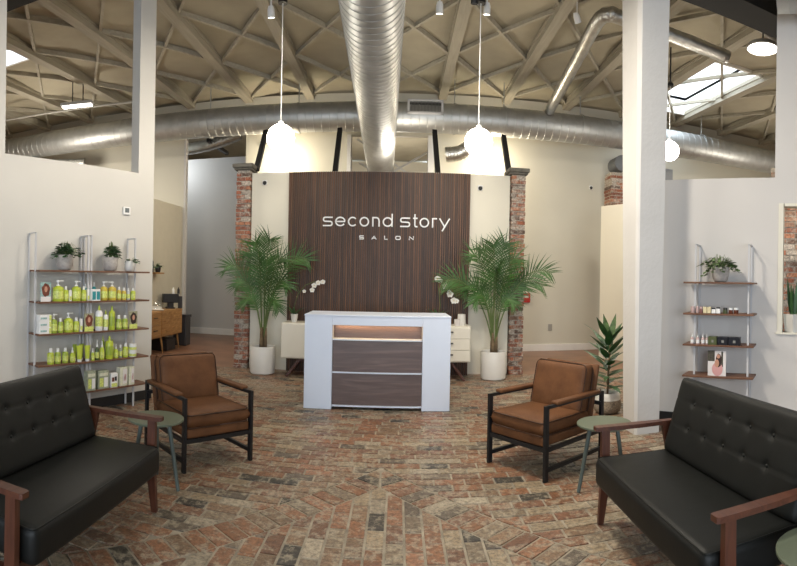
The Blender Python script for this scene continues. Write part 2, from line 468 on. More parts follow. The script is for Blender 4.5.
bm = B(); box(bm, 0, 6.6, -.015, 0, 0, .11, 0, LM); ob('baseboard_left', bm, BLACKB, kind='structure')
bm = B(); box(bm, -.3, 5.2, -.015, 0, 0, .11, 0, RM); ob('baseboard_right', bm, BLACKB, kind='structure')
# reveal lining of the pass-through in the right wall
bm = B()
box(bm, 1.215, 1.265, -.012, .15, 1.0, 2.34, 0, RM); box(bm, 1.20, 2.16, -.02, .16, .98, 1.0, 0, RM); box(bm, 1.275, 2.15, -.012, .15, 2.31, 2.34, 0, RM)
ob('window_1', bm, CREAM, kind='structure')
# end wall of the building
bm = B(); E0, E1 = 10.9, 11.0
for x0,x1,z0,z1 in ((-12,-4.66,0,CEIL),(-4.66,-3.27,4.55,CEIL),(-3.27,-1.08,0,CEIL),(-1.08,.66,4.42,CEIL),(.66,12,0,CEIL)):
    box(bm, x0, x1, E0, E1, z0, z1)
ob('wall_back', bm, plain('back_wall_paint', (.60,.58,.49), .6, var=.03, vscale=1.0), kind='structure')
bm = B()
for x0,x1 in ((-12,-4.66),(-3.27,-1.08),(.66,12)): box(bm, x0, x1, E0-.02, E0, 0, .14)
ob('baseboard_back', bm, WHITE, kind='structure')
bm = B(); box(bm, -1.10, -1.02, 10.8, 11.12, 0, 4.42); ob('trim_20', bm, WHITE, kind='structure')
bm = B(); box(bm, .56, .68, 10.8, 11.12, 0, 4.42); ob('trim_21', bm, WHITE, kind='structure')
bm = B(); box(bm, -4.70, -4.655, 10.88, 11.0, 0, 4.55); ob('trim_22', bm, GREYW, kind='structure')
# corridor beyond
bm = B(); box(bm, -7.5, -1.6, 12.6, 12.75, 0, 4.45); ob('wall_corridor', bm, GREYW, kind='structure')
bm = B(); box(bm, -7.5, -1.6, 12.57, 12.6, 0, .15); ob('baseboard_corridor', bm, WHITE, kind='structure')
bm = B(); box(bm, -12, 12, 17.3, 17.5, 0, CEIL); ob('wall_far', bm, CREAM, kind='structure')
# shell
bm = B(); box(bm, -12.2, -12, -4.2, 17.5, 0, CEIL+.3); ob('wall_outer_left', bm, WALL, kind='structure')
bm = B(); box(bm, 12, 12.2, -4.2, 17.5, 0, CEIL+.3); ob('wall_outer_right', bm, WALL, kind='structure')
bm = B()
box(bm, -12, 12, -4.2, -4, 0, .5); box(bm, -12, 12, -4.2, -4, 3.3, CEIL+.3)
for x0,x1 in ((-12,-3.6),(-1.3,-1.1),(1.1,1.3),(3.6,12)): box(bm, x0, x1, -4.2, -4, .5, 3.3)
ob('wall_front', bm, WALL, kind='structure')
for k,(x0,x1) in enumerate(((-3.6,-1.3),(-1.1,1.1),(1.3,3.6))):
    bm = B()
    for a in (x0, x1-.06): box(bm, a, a+.06, -4.16, -4.04, .5, 3.3)
    for z in (.5, 3.24): box(bm, x0, x1, -4.16, -4.04, z, z+.06)
    w = ob('window_%d'%(k+2), bm, BLACKM, kind='structure')
    bm = B(); box(bm, x0+.06, x1-.06, -4.105, -4.095, .56, 3.24); ob('window_pane', bm, GLASS, w)
# reception partition
bm = B(); box(bm, -2.372, 1.742, 8.28, 8.42, 0, 3.16); ob('wall_reception', bm, CREAM, kind='structure')
# left partition with the coffee corner, right partition
bm = B(); box(bm, -4.84, -4.72, 6.2, 10.85, 0, 3.0); ob('wall_partition_left', bm, plain('beige_shaded_paint', (.52,.49,.40), .6, var=.03), kind='structure')  # partition stands in shadow; that shade is put into its paint colour
bm = B(); PR = frame((3.87,9.68), (.29,-.58), 1); box(bm, 0, 3.4, 0, .12, 0, 2.98, 0, PR); ob('wall_partition_right', bm, CREAM, kind='structure')

# ------------------------------------------------------------------ ceiling
SKY = [(4.96, 6.08, 7.52, 10.24), (-7.2, -5.92, 5.12, 7.2)]
def ceiling():
    bm = B(); c = .16; x0, y0 = -12.0, -4.0; nx, ny = 150, 135
    bx = [-.49+1.33*k for k in range(-9, 10)]
    V = {}
    from mathutils import noise
    for i in range(nx+1):
        for j in range(ny+1):
            x, y = x0+i*c, y0+j*c
            u = ((x+.49)/1.33) % 1.0; bul = math.sin(PI*u)
            z = CEIL + .03 + .05*noise.noise(Vector((x*1.1, y*1.1, 0))) - .0*bul
            # quilted sag around the diagonal braces
            a = ((x+.49)/1.33+(y-7.0)/1.9) % 1.0; b = ((x+.49)/1.33-(y-7.0)/1.9) % 1.0
            z += .035*math.sin(PI*a)*math.sin(PI*b)
            for s in SKY:
                if s[0]-.02 <= x <= s[1]+.02 and s[2]-.02 <= y <= s[3]+.02: z = CEIL+.02
            V[i,j] = bm.verts.new((x,y,z))
    for i in range(nx):
        for j in range(ny):
            xm, ym = x0+(i+.5)*c, y0+(j+.5)*c
            if any(s[0]<xm<s[1] and s[2]<ym<s[3] for s in SKY): continue
            bm.faces.new((V[i,j],V[i,j+1],V[i+1,j+1],V[i+1,j]))
    o = ob('ceiling', bm, FOAM, kind='structure', smooth=True)
    bm = B(); box(bm, -12.2, 12.2, -4.2, 17.5, CEIL+.75, CEIL+.8)
    bm.free()
ceiling()
# roof deck above the foam keeps the sky out except at the skylights
bm = B()
xs = [-12.2, -7.2, -5.92, 4.96, 6.08, 12.2]; ysr = [-4.2, 5.12, 7.2, 7.52, 10.24, 17.6]
for i in range(5):
    for j in range(5):
        xm, ym = (xs[i]+xs[i+1])/2, (ysr[j]+ysr[j+1])/2
        if any(s[0]<xm<s[1] and s[2]<ym<s[3] for s in SKY): continue
        box(bm, xs[i], xs[i+1], ysr[j], ysr[j+1], CEIL+.3, CEIL+.36)
ob('ceiling_deck', bm, FOAM, kind='structure')
for k, (x0,x1,y0,y1) in enumerate(SKY):
    bm = B(); t = .05
    box(bm, x0-t, x0, y0-t, y1+t, CEIL-.02, CEIL+.75); box(bm, x1, x1+t, y0-t, y1+t, CEIL-.02, CEIL+.75)
    box(bm, x0, x1, y0-t, y0, CEIL-.02, CEIL+.75); box(bm, x0, x1, y1, y1+t, CEIL-.02, CEIL+.75)
    s = ob('window_%d'%(k+5), bm, WHITE, kind='structure', label='roof skylight well')
    bm = B(); box(bm, x0, x1, y0, y1, CEIL+.70, CEIL+.71); ob('skylight_pane', bm, GLASS, s)
# main beams run away from the viewer
tn = 1
BX = [-.49+1.33*k for k in range(-8, 9)]
for x in BX:
    if x < -1: x -= .07
    if (4.72-.1 < x < 6.1) or (-7.3 < x < -5.7): dz = 0
    bm = B(); box(bm, x-.085, x+.085, -1.0, 10.9, CEIL-.115, CEIL+.06)
    box(bm, x-.10, x+.10, -1.0, 10.9, CEIL-.02, CEIL+.03)
    ob('trim_%d'%tn if tn < 20 else 'trim_%d'%(tn+10), bm, BEAM, kind='structure'); tn += 1
# diagonal lattice braces, each running straight across several bays
tn = 30
for fam in (1, -1):
    for m in range(-7, 8):
        # passes through node (BX0 + 1.33*m, 7.0)
        xa = -.49+1.33*2*m/2.0
        if m % 1: continue
        pts = []
        sl = 1.9/1.33*fam
        # y = 7 + sl*(x-xa); clip to y in 5.1..10.85
        ya, yb = 1.3, 10.86
        pA = (xa+(ya-7.0)/sl, ya); pB = (xa+(yb-7.0)/sl, yb)
        if m % 2 and False: continue
        bm = B(); bar(bm, (pA[0],pA[1],CEIL-.015), (pB[0],pB[1],CEIL-.015), .045, .07 + .01*fam)
        ob('trim_%d'%tn, bm, BRACE, kind='structure'); tn += 1
# black steel beam across the hall
bm = B(); box(bm, -11.9, 11.9, 4.45, 4.87, 4.60, 5.26, 0, Matrix.Rotation(math.radians(2.6),4,'Z')); ob('steel_beam', bm, plain('flat_black', (.004,.004,.004), .8), label='black steel beam crossing under the roof at both upper corners', cat='beam')

# ------------------------------------------------------------------ brick pilasters
WB = [((.30,.105,.055),20), ((.23,.085,.05),20), ((.36,.16,.09),12), ((.42,.36,.30),14), ((.12,.075,.055),10), ((.27,.16,.11),12)]
def brick_stack(name, x0, x1, y0, y1, z1, label, cat, capz=.0, z0=0):
    polys, cols, mis = [], [], []
    polys.append(boxpoly(x0+.012, x1-.012, y0+.012, y1-.012, z0, z1)); cols.append((.42,.38,.32)); mis.append(0)
    z = z0; k = 0; H_ = .066
    while z + H_ <= z1+.001:
        w = x1-x0
        cuts = [x0, x0+w*(.36 if k%2 else .64), x1] if w < .45 else [x0+i*.215+(0 if k%2 else -.107) for i in range(int(w/.215)+2)]
        cuts = sorted(set(max(x0,min(x1,c)) for c in cuts) | {x0,x1})
        for a, b in zip(cuts, cuts[1:]):
            if b-a < .02: continue
            j = [rnd.uniform(-.009,.009) for _ in range(3)]
            polys.append(boxpoly(a+.005-(.006+j[0] if a==x0 else 0), b-.005+(.006+j[1] if b==x1 else 0), y0+j[2], y1-.002, z+.005, z+H_-.006))
            cols.append(brick_color(WB)); mis.append(0)
        z += H_+.006; k += 1
    o = color_mesh(name, polys, cols, [BRICKW], mis)
    tag(o, label, cat)
    if capz:
        bm = B(); rbox(bm, x0-.035, x1+.035, y0-.04, y1+.03, z1, z1+.035, .008, 1); rbox(bm, x0-.06, x1+.06, y0-.065, y1+.05, z1+.035, z1+capz, .01, 1)
        ob('cap', bm, STONE, o, label='dark stone cap')
    return o
brick_stack('brick_pilaster', -2.61, -2.385, 8.2, 8.5, 3.20, 'narrow red brick pilaster with stone cap beside the left palm', 'pilaster', .10)
brick_stack('brick_pilaster', 1.755, 1.975, 8.2, 8.5, 3.17, 'narrow red brick pilaster with stone cap beside the right palm', 'pilaster', .10)
brick_stack('brick_pier', 4.30, 4.62, 10.2, 10.6, 3.80, 'distant brick pier rising behind the cream partition left of the column', 'pier')
# brick wall seen through the pass-through
polys, cols = [boxpoly(1.0, 3.4, 1.31, 1.5, 0, 3.0, RM)], [(.42,.38,.32)]
z = 0; k = 0
while z < 2.95:
    x = 1.0-(.107 if k%2 else 0)
    while x < 3.4:
        a, b = max(1.0,x)+.005, min(3.4,x+.215)-.005
        if b-a > .03: polys.append(boxpoly(a, b, 1.30+rnd.uniform(-.008,.006), 1.35, z+.005, z+.062, RM)); cols.append(brick_color([(tuple(q*1.4 for q in c), w) for c, w in WB]))
        x += .215
    z += .072; k += 1
tag(color_mesh('wall_brick', polys, cols, [BRICKW]), kind='structure')

# ------------------------------------------------------------------ wall of walnut slats and sign
polys, cols = [boxpoly(-1.75, 1.10, 8.24, 8.279, 0.0, 3.145)], [(.012,.008,.006)]
n = 84; w = 2.85/n
for i in range(n):
    base = rnd.choice(((.100,.042,.016),(.075,.032,.012),(.125,.056,.022),(.088,.038,.014),(.062,.026,.010)))
    polys.append(boxpoly(-1.75+i*w+.005, -1.75+(i+1)*w-.005, 8.205, 8.24, 0.0, 3.145)); cols.append(base)
tag(color_mesh('slat_panel', polys, cols, [SLAT]), 'tall dark walnut slat panel on the wall behind the reception desk', 'wall panel')

SG = empty('wall_sign', (-.21, 8.2, 2.2), 0, 'white rounded lettering reading second story salon on the walnut slats', 'sign')
def arc(cx, cy, rx, ry, a0, a1, n=14):
    return [(cx+rx*math.cos(math.radians(a0+(a1-a0)*i/n)), cy+ry*math.sin(math.radians(a0+(a1-a0)*i/n))) for i in range(n+1)]
def corner_path(pts, r, n=6):
    out = [pts[0]]
    for a, b, c in zip(pts, pts[1:], pts[2:]):
        A, Bv, Cc = Vector(a), Vector(b), Vector(c)
        u = (A-Bv); v = (Cc-Bv); k = min(r, u.length/2, v.length/2)
        p0 = Bv+u.normalized()*k; p1 = Bv+v.normalized()*k
        for i in range(n+1):
            t = i/n; q = p0*(1-t)**2 + Bv*2*t*(1-t) + p1*t*t; out.append((q.x,q.y))
    out.append(pts[-1]); return out
def letter(strokes, x, z, sx, sz, wd):
    bm = B()
    for si, st in enumerate(strokes):
        P = [Vector((x+p[0]*sx, 0, z+p[1]*sz)) for p in st]
        closed = (P[0]-P[-1]).length < 1e-4
        if closed: P = P[:-1]
        n = len(P); L, R = [], []
        for i, p in enumerate(P):
            d = ((P[(i+1)%n]-P[i-1]) if closed else (P[min(i+1,n-1)]-P[max(i-1,0)])).normalized(); s = Vector((-d.z,0,d.x))*wd/2
            e = Vector((0,0,0))
            if i == 0 and not closed: e = -d*wd*.4
            if i == n-1 and not closed: e = d*wd*.4
            L.append(p+s+e); R.append(p-s+e)
        for (y0_, ) in ((0,),):
            fl = [bm.verts.new(q+Vector((0,-.022-.0008*si,0))) for q in L]; fr = [bm.verts.new(q+Vector((0,-.022-.0008*si,0))) for q in R]
            bl = [bm.verts.new(q+Vector((0,.0,0))) for q in L]; br = [bm.verts.new(q+Vector((0,.0,0))) for q in R]
            for i in range(n if closed else n-1):
                j = (i+1) % n
                bm.faces.new((fl[i],fl[j],fr[j],fr[i])); bm.faces.new((bl[i],br[i],br[j],bl[j]))
                bm.faces.new((fl[i],bl[i],bl[j],fl[j])); bm.faces.new((fr[i],fr[j],br[j],br[i]))
            for i in (() if closed else (0, n-1)): bm.faces.new((fl[i],fr[i],br[i],bl[i]))
    ob('letter', bm, SIGNW, SG)
SIGNW = plain('sign_white', (.88,.88,.86), .35, var=.01)
ring = lambda: arc(.5, .5, .5, .5, 0, 360, 28)
sS = corner_path([(1,1),(.0,1),(.0,.52),(1,.5),(1,0),(0,0)], .27)
G_ = {
 's': [sS], 'e': [[(0.02,.5)]+[(1,.5)]+arc(.5,.5,.5,.5,0,320,24)[1:]], 'c': [arc(.5,.5,.5,.5,50,310,22)], 'o': [ring()],
 'n': [[(0,0),(0,1)], corner_path([(0,1),(1,1),(1,0)], .5)], 'd': [ring(), [(1,0),(1,1.42)]],
 't': [corner_path([(.35,1.42),(.35,0),(1,0)], .3), [(-.05,1),(1,1)]], 'r': [[(0,0),(0,1)], corner_path([(0,.55),(0,1),(1,1)], .5)],
 'y': [[(0,1),(.52,.03)], [(1,1),(.28,-.42)]]}
# x spans on the photograph measured in metres along the slats (local to the sign's origin)
def lx(zp): return (((280+zp/3.985)-CX)/F)*8.2*.992 - .004 + .21
XH0, XH1 = 2.285-2.2, 2.44-2.2
for ch, a, b in (('s',163,205),('e',213,257),('c',265,305),('o',312,352),('n',363,395),('d',405,447),('s',475,517),('t',527,547),('o',553,593),('r',603,625),('y',632,677)):
    x0_ = lx(a)+.013; x1_ = lx(b)-.013
    letter(G_[ch], x0_, XH0+.013, x1_-x0_, XH1-XH0-.026, .021)
caps = {'S': [corner_path([(1,1),(0,1),(0,.5),(1,.5),(1,0),(0,0)], .1)], 'A': [[(0,0),(.5,1),(1,0)], [(.2,.33),(.8,.33)]], 'L': [[(0,1),(0,0),(1,0)]],
        'O': [corner_path([(.5,1),(0,1),(0,0),(1,0),(1,1),(.5,1)], .35)], 'N': [[(0,0),(0,1),(1,0),(1,1)]]}
for ch, a, b in (('S',313,331),('A',362,382),('L',413,427),('O',458,479),('N',512,532)):
    x0_ = lx(a)+.006; x1_ = lx(b)-.006
    letter(caps[ch], x0_, 2.095-2.2, x1_-x0_, .048, .013)

# ------------------------------------------------------------------ column
bm = B()
bx0, bx1, by0, by1 = 2.265, 2.53, 4.68, 4.96
tx0, tx1, ty0, ty1 = 2.235, 2.58, 4.66, 5.12
pb = [(bx0+.025,by0),(bx1,by0),(bx1,by1),(bx0,by1),(bx0,by0+.025)]
pt = [(tx0+.03,ty0),(tx1,ty0),(tx1,ty1),(tx0,ty1),(tx0,ty0+.07)]
lo = [bm.verts.new((x,y,0)) for x,y in pb]; hi = [bm.verts.new((x,y,CEIL)) for x,y in pt]
bm.faces.new(lo[::-1]); bm.faces.new(hi)
for i in range(5): bm.faces.new((lo[i], lo[(i+1)%5], hi[(i+1)%5], hi[i]))
ob('column', bm, plain('column_paint', (.60,.585,.56), .55, var=.03, vscale=3, bump=.25, bscale=25), label='white painted square column standing between the plant basket and the right shelf', cat='column')

# ------------------------------------------------------------------ ducts
def spiral_duct(name, a, b, r, label, cat='duct', pitch=.13, seg=40):
    a, b = Vector(a), Vector(b); L = (b-a).length; d = (b-a).normalized(); n = int(L/pitch)
    pts, rs = [], []
    for i in range(n+1):
        s = i*L/n
        for ds, k in ((-.008,0),(-.004,.005),(.004,.005),(.008,0)):
            if 0 <= s+ds <= L: pts.append(a+d*(s+ds)); rs.append(r+k)
    bm = B(); tube(bm, pts, rs, seg)
    return ob(name, bm, GALV, smooth=True, auto=50, label=label, cat=cat)
cd = spiral_duct('spiral_duct', (-9.9,9.97,4.56), (8.9,9.97,4.50), .275, 'long galvanised spiral duct running across the hall above the walnut slat panel', pitch=.15)
md = spiral_duct('spiral_duct', (-.20,1.6,3.90), (-.46,12.6,3.90), .285, 'fat galvanised spiral duct running away from the viewer down the middle', pitch=.115, seg=48)
# couplings and hangers of the cross duct
for x in (-3.75,-1.95,1.0,1.95,4.6,6.35,-5.2,3.5):
    bm = B(); tube(bm, [(x-.02,9.97,4.53),(x+.02,9.97,4.53)], .290, 36); ob('hanger_strap', bm, GALV, cd, smooth=True, auto=50)
    bm = B(); tube(bm, [(x,9.97,4.80),(x,9.97,CEIL-.02)], .012, 6); ob('hanger_rod', bm, GALV, cd)
bm = B(); M = Matrix.Translation((.44,9.72,4.645)) @ Matrix.Rotation(math.radians(-14),4,'X')
box(bm, -.33, .33, -.04, .12, -.14, -.11, 0, M); box(bm, -.33, .33, -.04, .12, .11, .14, 0, M); box(bm, -.33, -.29, -.04, .12, -.14, .14, 0, M); box(bm, .29, .33, -.04, .12, -.14, .14, 0, M)
gr = ob('air_grille', bm, WMETAL, cd, label='white air grille')
bm = B(); box(bm, -.29, .29, .02, .05, -.11, .11, 0, M)
ob('grille_back', bm, BLACKP, gr)
bm = B()
for i in range(22): box(bm, -.285+i*.026, -.277+i*.026, -.03, .02, -.11, .11, 0, M)
ob('grille_vanes', bm, plain('grey_vane', (.18,.18,.17), .5), gr)
# foil flexible duct
def foil(name, pts, r, label, n=60):
    P = [Vector(p) for p in pts]; out = []
    for i in range(len(P)-1):
        a = P[max(0,i-1)]; b = P[i]; c = P[i+1]; d = P[min(len(P)-1,i+2)]
        for k in range(n//(len(P)-1)):
            t = k/(n//(len(P)-1)); t2, t3 = t*t, t*t*t
            out.append(.5*((2*b)+(c-a)*t+(2*a-5*b+4*c-d)*t2+(3*b-a-3*c+d)*t3))
    out.append(P[-1])
    bm = B(); tube(bm, out, [r*(1+.03*math.sin(i*1.7)) for i in range(len(out))], 20)
    return ob(name, bm, FOIL, cd if label is None else None, smooth=True, label=label, cat='duct' if label else None)
fA, fB, fC = Vector((2.78,9.69,4.74)), on_z(603,12,5.06), on_z(625,19,5.02)
fC2 = fC + (fC-fB).normalized()*1.6
foil('flexible_duct', [fA, fA.lerp(fB,.3), fA.lerp(fB,.6), fA.lerp(fB,.93), fB+(fC-fB).normalized()*.12, fC, fC2], .095, 'silver foil flexible duct bending beside the white column at ceiling height', 72)
foil('branch_duct', [(1.55,10.1,4.38),(1.45,10.35,4.2),(1.2,10.5,4.02),(.9,10.55,3.98)], .15, None)
foil('flexible_duct', [(.95,13.2,3.75),(.6,13.1,3.80),(.25,13.2,3.72),(.1,13.6,3.5)], .18, 'silver duct elbow seen through the opening behind the slat panel')
foil('flexible_duct', [tuple(on_y(184,150,11.5)), tuple(on_y(205,146,11.5)), tuple(on_y(222,141,11.5)), tuple(on_y(240,134,11.5))], .13, 'silver duct piece above the grey corridor wall at left')
foil('branch_duct', [(-8.6,9.9,4.3),(-7.9,9.95,4.08),(-7.2,10.1,4.02),(-6.9,10.2,4.02)], .13, None)
bm = B(); tube(bm, [(4.50,10.1,3.98),(4.50,10.5,3.98)], .17, 24); ob('round_duct_end', bm, plain('dark_galvanised', (.18,.19,.2), .5, metal=.7), smooth=True, auto=50, label='dark round duct end above the distant brick pier', cat='duct')
spiral_duct('spiral_duct', (3.30,3.86,4.38), (5.4,1.72,4.38), .25, 'spiral duct end at the upper right corner above the right wall', pitch=.12)

# slanted black struts behind the slat panel
for (xa,ya,xb,yb,l) in ((266,131,256.5,169,'black slanted steel strut behind the left globe pendant'),(340,129,335,173,'black steel strut left of the wide duct above the slats'),(434.6,131,438,175,'black steel strut right of the wide duct above the slats'),(503.5,136,509,173,'black slanted steel strut behind the right globe pendant')):
    bm = B(); bar(bm, tuple(on_y(xb, yb+1, 8.40)), tuple(on_y(xa, ya, 9.45)), .085, .06, up=(0,1,0))
    ob('steel_strut', bm, MATS['flat_black'], label=l, cat='strut')

# lattice, wall and beam in the room beyond the opening
bm = B(); bar(bm, (-1.0,12.9,3.6), (1.2,13.4,5.0), .05,.05); bar(bm, (1.0,12.9,3.5), (-1.1,13.4,5.0), .05,.05)
bar(bm, (-1.0,12.9,4.3), (.3,12.9,3.5), .05,.05)
ob('roof_truss', bm, WHITE, label='white crossed truss rods seen through the opening behind the panel', cat='truss')
bm = B()
box(bm, -4.3, -4.22, 11.2, 12.55, 4.50, 4.58); 
ob('trim_70', bm, BLACKM, kind='structure')
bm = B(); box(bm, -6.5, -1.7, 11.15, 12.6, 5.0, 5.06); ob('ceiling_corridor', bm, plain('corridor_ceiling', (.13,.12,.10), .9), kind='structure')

# ------------------------------------------------------------------ pendants and lamps
def pendant(x, y, z, label, ceil=5.05):
    t = empty('globe_pendant', (x,y,z), 0, label, 'pendant lamp', 'white glass globe pendants')
    bm = B(); lathe(bm, [(0,-.16)]+[(.16*math.cos(a), .16*math.sin(a)) for a in [math.radians(-80+10*i) for i in range(17)]]+[(0,.16)], seg=32)
    ob('globe', bm, GLOBE, t, smooth=True)
    bm = B(); tube(bm, [(0,0,.155),(0,0,4.70-z)], .006, 6); ob('cord', bm, WPLA, t)
    bm = B(); lathe(bm, [(0,.155),(.03,.155),(.03,.19),(.012,.2),(0,.2)], seg=16); ob('fitting', bm, WPLA, t, smooth=True)
    bm = B(); lathe(bm, [(0,4.66-z),(.055,4.66-z),(.055,4.70-z),(.02,4.74-z),(0,4.74-z)], seg=20); tube(bm, [(0,0,4.74-z),(0,0,CEIL-z)], .012, 6)
    ob('canopy', bm, BLACKM, t, smooth=True, auto=40)
    return t
pendant(-1.385, 6.0, 3.10, 'white glass globe pendant hanging above the left end of the desk')
pendant(.885, 6.0, 3.07, 'white glass globe pendant hanging above the right end of the desk')
pendant(4.14, 7.45, 3.62, 'white glass globe pendant half hidden behind the white column')
for x, l in ((-2.40,'left'), (1.80,'right')):
    t = empty('globe_wall_light', (x,10.66,3.86), 0, f'glaring globe wall light behind the {l} end of the reception wall', 'wall lamp', 'wall lights behind the reception wall')
    bm = B(); lathe(bm, [(0,-.2)]+[(.2*math.cos(a), .2*math.sin(a)) for a in [math.radians(-80+10*i) for i in range(17)]]+[(0,.2)], seg=32); ob('globe', bm, GLOBE2, t, smooth=True)
    bm = B(); tube(bm, [(0,.14,0),(0,.24,0)], .05, 16); ob('bracket', bm, WPLA, t)
def spot(x, y, z, label, body=WPLA, lit=True, d=(0,.3,-1)):
    t = empty('track_spotlight', (x,y,z), 0, label, 'spotlight')
    D = Vector(d).normalized(); R = D.to_track_quat('Z','Y').to_matrix().to_4x4()
    bm = B(); lathe(bm, [(0,-.07),(.03,-.07),(.042,-.03),(.045,.06),(.038,.06),(.036,.045),(0,.045)], seg=20, M=R); ob('housing', bm, body, t, smooth=True, auto=40)
    if lit:
        bm = B(); lathe(bm, [(0,.050),(.035,.050),(.035,.056),(0,.056)], seg=16, M=R); ob('lens', bm, SPOTL, t)
    bm = B(); tube(bm, [(0,0,.03),(0,0,CEIL-z)], .01, 6); ob('stem', bm, body, t)
    return t
spot(-1.55, 6.1, 4.62, 'white track spotlight left of the left pendant canopy')
spot(.42, 6.1, 4.62, 'small lit spotlight between the wide duct and the right pendant')
spot(.80, 5.9, 4.66, 'black track spotlight beside the right pendant canopy', BLACKP, False)
spot(.98, 6.15, 4.68, 'lit pinkish spotlight at the right pendant canopy')
spot(2.25, 6.6, 4.97, 'white spotlight clamped to the roof beam by the foil duct', WPLA, False, (.5,.5,-.8))
# strip lamp at left
t = empty('strip_light', (-5.98,8.54,4.78), math.radians(14), 'lit strip lamp hanging in the upper left opening', 'strip light')
bm = B(); rbox(bm, -.33,.33,-.08,.08,-.0,.06,.01,1); ob('housing', bm, WMETAL, t)
bm = B(); rbox(bm, -.30,.30,-.06,.06,-.03,.0,.01,1); ob('diffuser', bm, TUBEL, t)
for x in (-.1,.12):
    bm = B(); tube(bm, [(x,0,.06),(x,0,CEIL-4.78)], .01, 6); ob('hanger', bm, BLACKP, t)
t = empty('high_bay_lamp', (4.42,5.45,4.63), 0, 'round white high bay lamp in the upper right opening', 'ceiling lamp')
bm = B(); lathe(bm, [(0,.12),(.05,.12),(.06,.06),(.20,.045),(.215,.0),(.205,-.012)], seg=36); ob('shade', bm, plain('lamp_grey', (.35,.34,.31), .5), t, smooth=True, auto=40)
bm = B(); lathe(bm, [(.204,-.004),(.15,-.010),(0,-.012)], seg=36); ob('diffuser', bm, TUBEL, t, smooth=True)
bm = B(); tube(bm, [(0,0,.12),(0,0,CEIL-4.70)], .01, 6); ob('rod', bm, BLACKM, t)
bm = B(); tube(bm, [(-9.3,8.6,4.9),(-5.2,9.55,5.02)], .022, 8); ob('sprinkler_pipe', bm, plain('pipe_grey', (.42,.41,.38), .5), label='thin grey pipe slanting under the roof in the upper left opening', cat='pipe')
bm = B(); tube(bm, [(3.2,5.3,5.0),(7.8,6.6,5.0)], .022, 8); ob('sprinkler_pipe', bm, MATS['pipe_grey'], label='thin grey pipe under the roof in the upper right opening', cat='pipe')

# ------------------------------------------------------------------ reception desk
dk = empty('reception_desk', (-.225, 5.96, 0), math.radians(1.0), 'white reception desk with dark wood inset panels and warm light strip', 'reception desk')
hw = .828
for s in (-1, 1):
    a, b = sorted((s*hw, s*(hw-.318)))
    bm = B(); rbox(bm, a, b, 0, .62, 0, 1.054, .003, 1); ob('side_panel', bm, LAMI, dk)
bm = B(); rbox(bm, -hw-.004, hw+.004, -.006, .64, 1.0545, 1.072, .003, 1); ob('counter_top', bm, LAMI, dk)
bm = B(); rbox(bm, -.5095, .5095, .004, .30, .955, 1.054, .003, 1); ob('fascia', bm, LAMI, dk)
for z0, z1, y in ((.795,.955,.16), (.425,.785,.03), (.05,.415,.03)):
    bm = B(); box(bm, -.508, .508, y, y+.02, z0, z1); ob('wood_panel', bm, LAMW, dk)
for z0, z1, y1 in ((.785,.797,.18), (.413,.427,.04), (.035,.05,.05)):
    bm = B(); box(bm, -.508, .508, .006, y1, z0, z1); ob('rail', bm, LAMI, dk)
bm = B(); box(bm, -.48, .48, .10, .13, .948, .954); ob('light_strip', bm, LED, dk, label='warm light strip')
bm = B(); box(bm, -.508, .508, .50, .56, 0, .9); ob('back_board', bm, LAMI, dk)

# ------------------------------------------------------------------ credenza
cz = empty('credenza', (-.325, 7.72, 0), 0, 'long cream credenza on walnut legs behind the reception desk', 'credenza')
bm = B(); rbox(bm, -1.40, 1.40, .01, .42, .275, .805, .006, 1); ob('body', bm, CRED, cz)
bm = B(); rbox(bm, -1.385, -.55, -.008, .0095, .29, .79, .004, 1); dd = ob('door', bm, CRED, cz)
bm = B(); box(bm, -.82, -.70, -.03, -.009, .565, .585); ob('handle', bm, BLACKM, dd)
bm = B(); box(bm, -.545, .54, -.008, .0095, .29, .79); ob('door', bm, CRED, cz)
for k in range(3):
    z0 = .292+k*.166
    bm = B(); rbox(bm, .55, 1.385, -.008, .0095, z0, z0+.158, .004, 1); dd = ob('drawer', bm, CRED, cz)
    bm = B(); rbox(bm, 1.02, 1.14, -.03, -.009, z0+.09, z0+.108, .003, 1); ob('handle', bm, BLACKM, dd)
for x, s in ((-1.12,-1), (1.12,1)):
    bm = B(); bar(bm, (x, .06, .275), (x+s*.20, .03, 0), .045, .035); ob('leg', bm, WALNZ, cz)
    bm = B(); bar(bm, (x, .36, .275), (x+s*.20, .39, 0), .045, .035); ob('leg', bm, WALNZ, cz)
bm = B(); box(bm, -1.16, 1.16, .05, .09, .235, .274); ob('rail', bm, WALN, cz)
# things on the credenza
bm = B(); lathe(bm, [(0,0),(.06,0),(.066,.02),(.058,.165),(.05,.17),(0,.165)], seg=24)
ob('candle_jar', bm, WPOT, smooth=True, auto=40, loc=(.955,7.90,.806), label='tall white jar on the right end of the credenza', cat='jar')
bm = B(); rbox(bm, -.035,.035,-.025,.025,0,.10,.003,1)
ob('small_box', bm, PRINTW, loc=(.875,7.80,.806), rz=.3, label='small white patterned box in front of the white jar', cat='box')
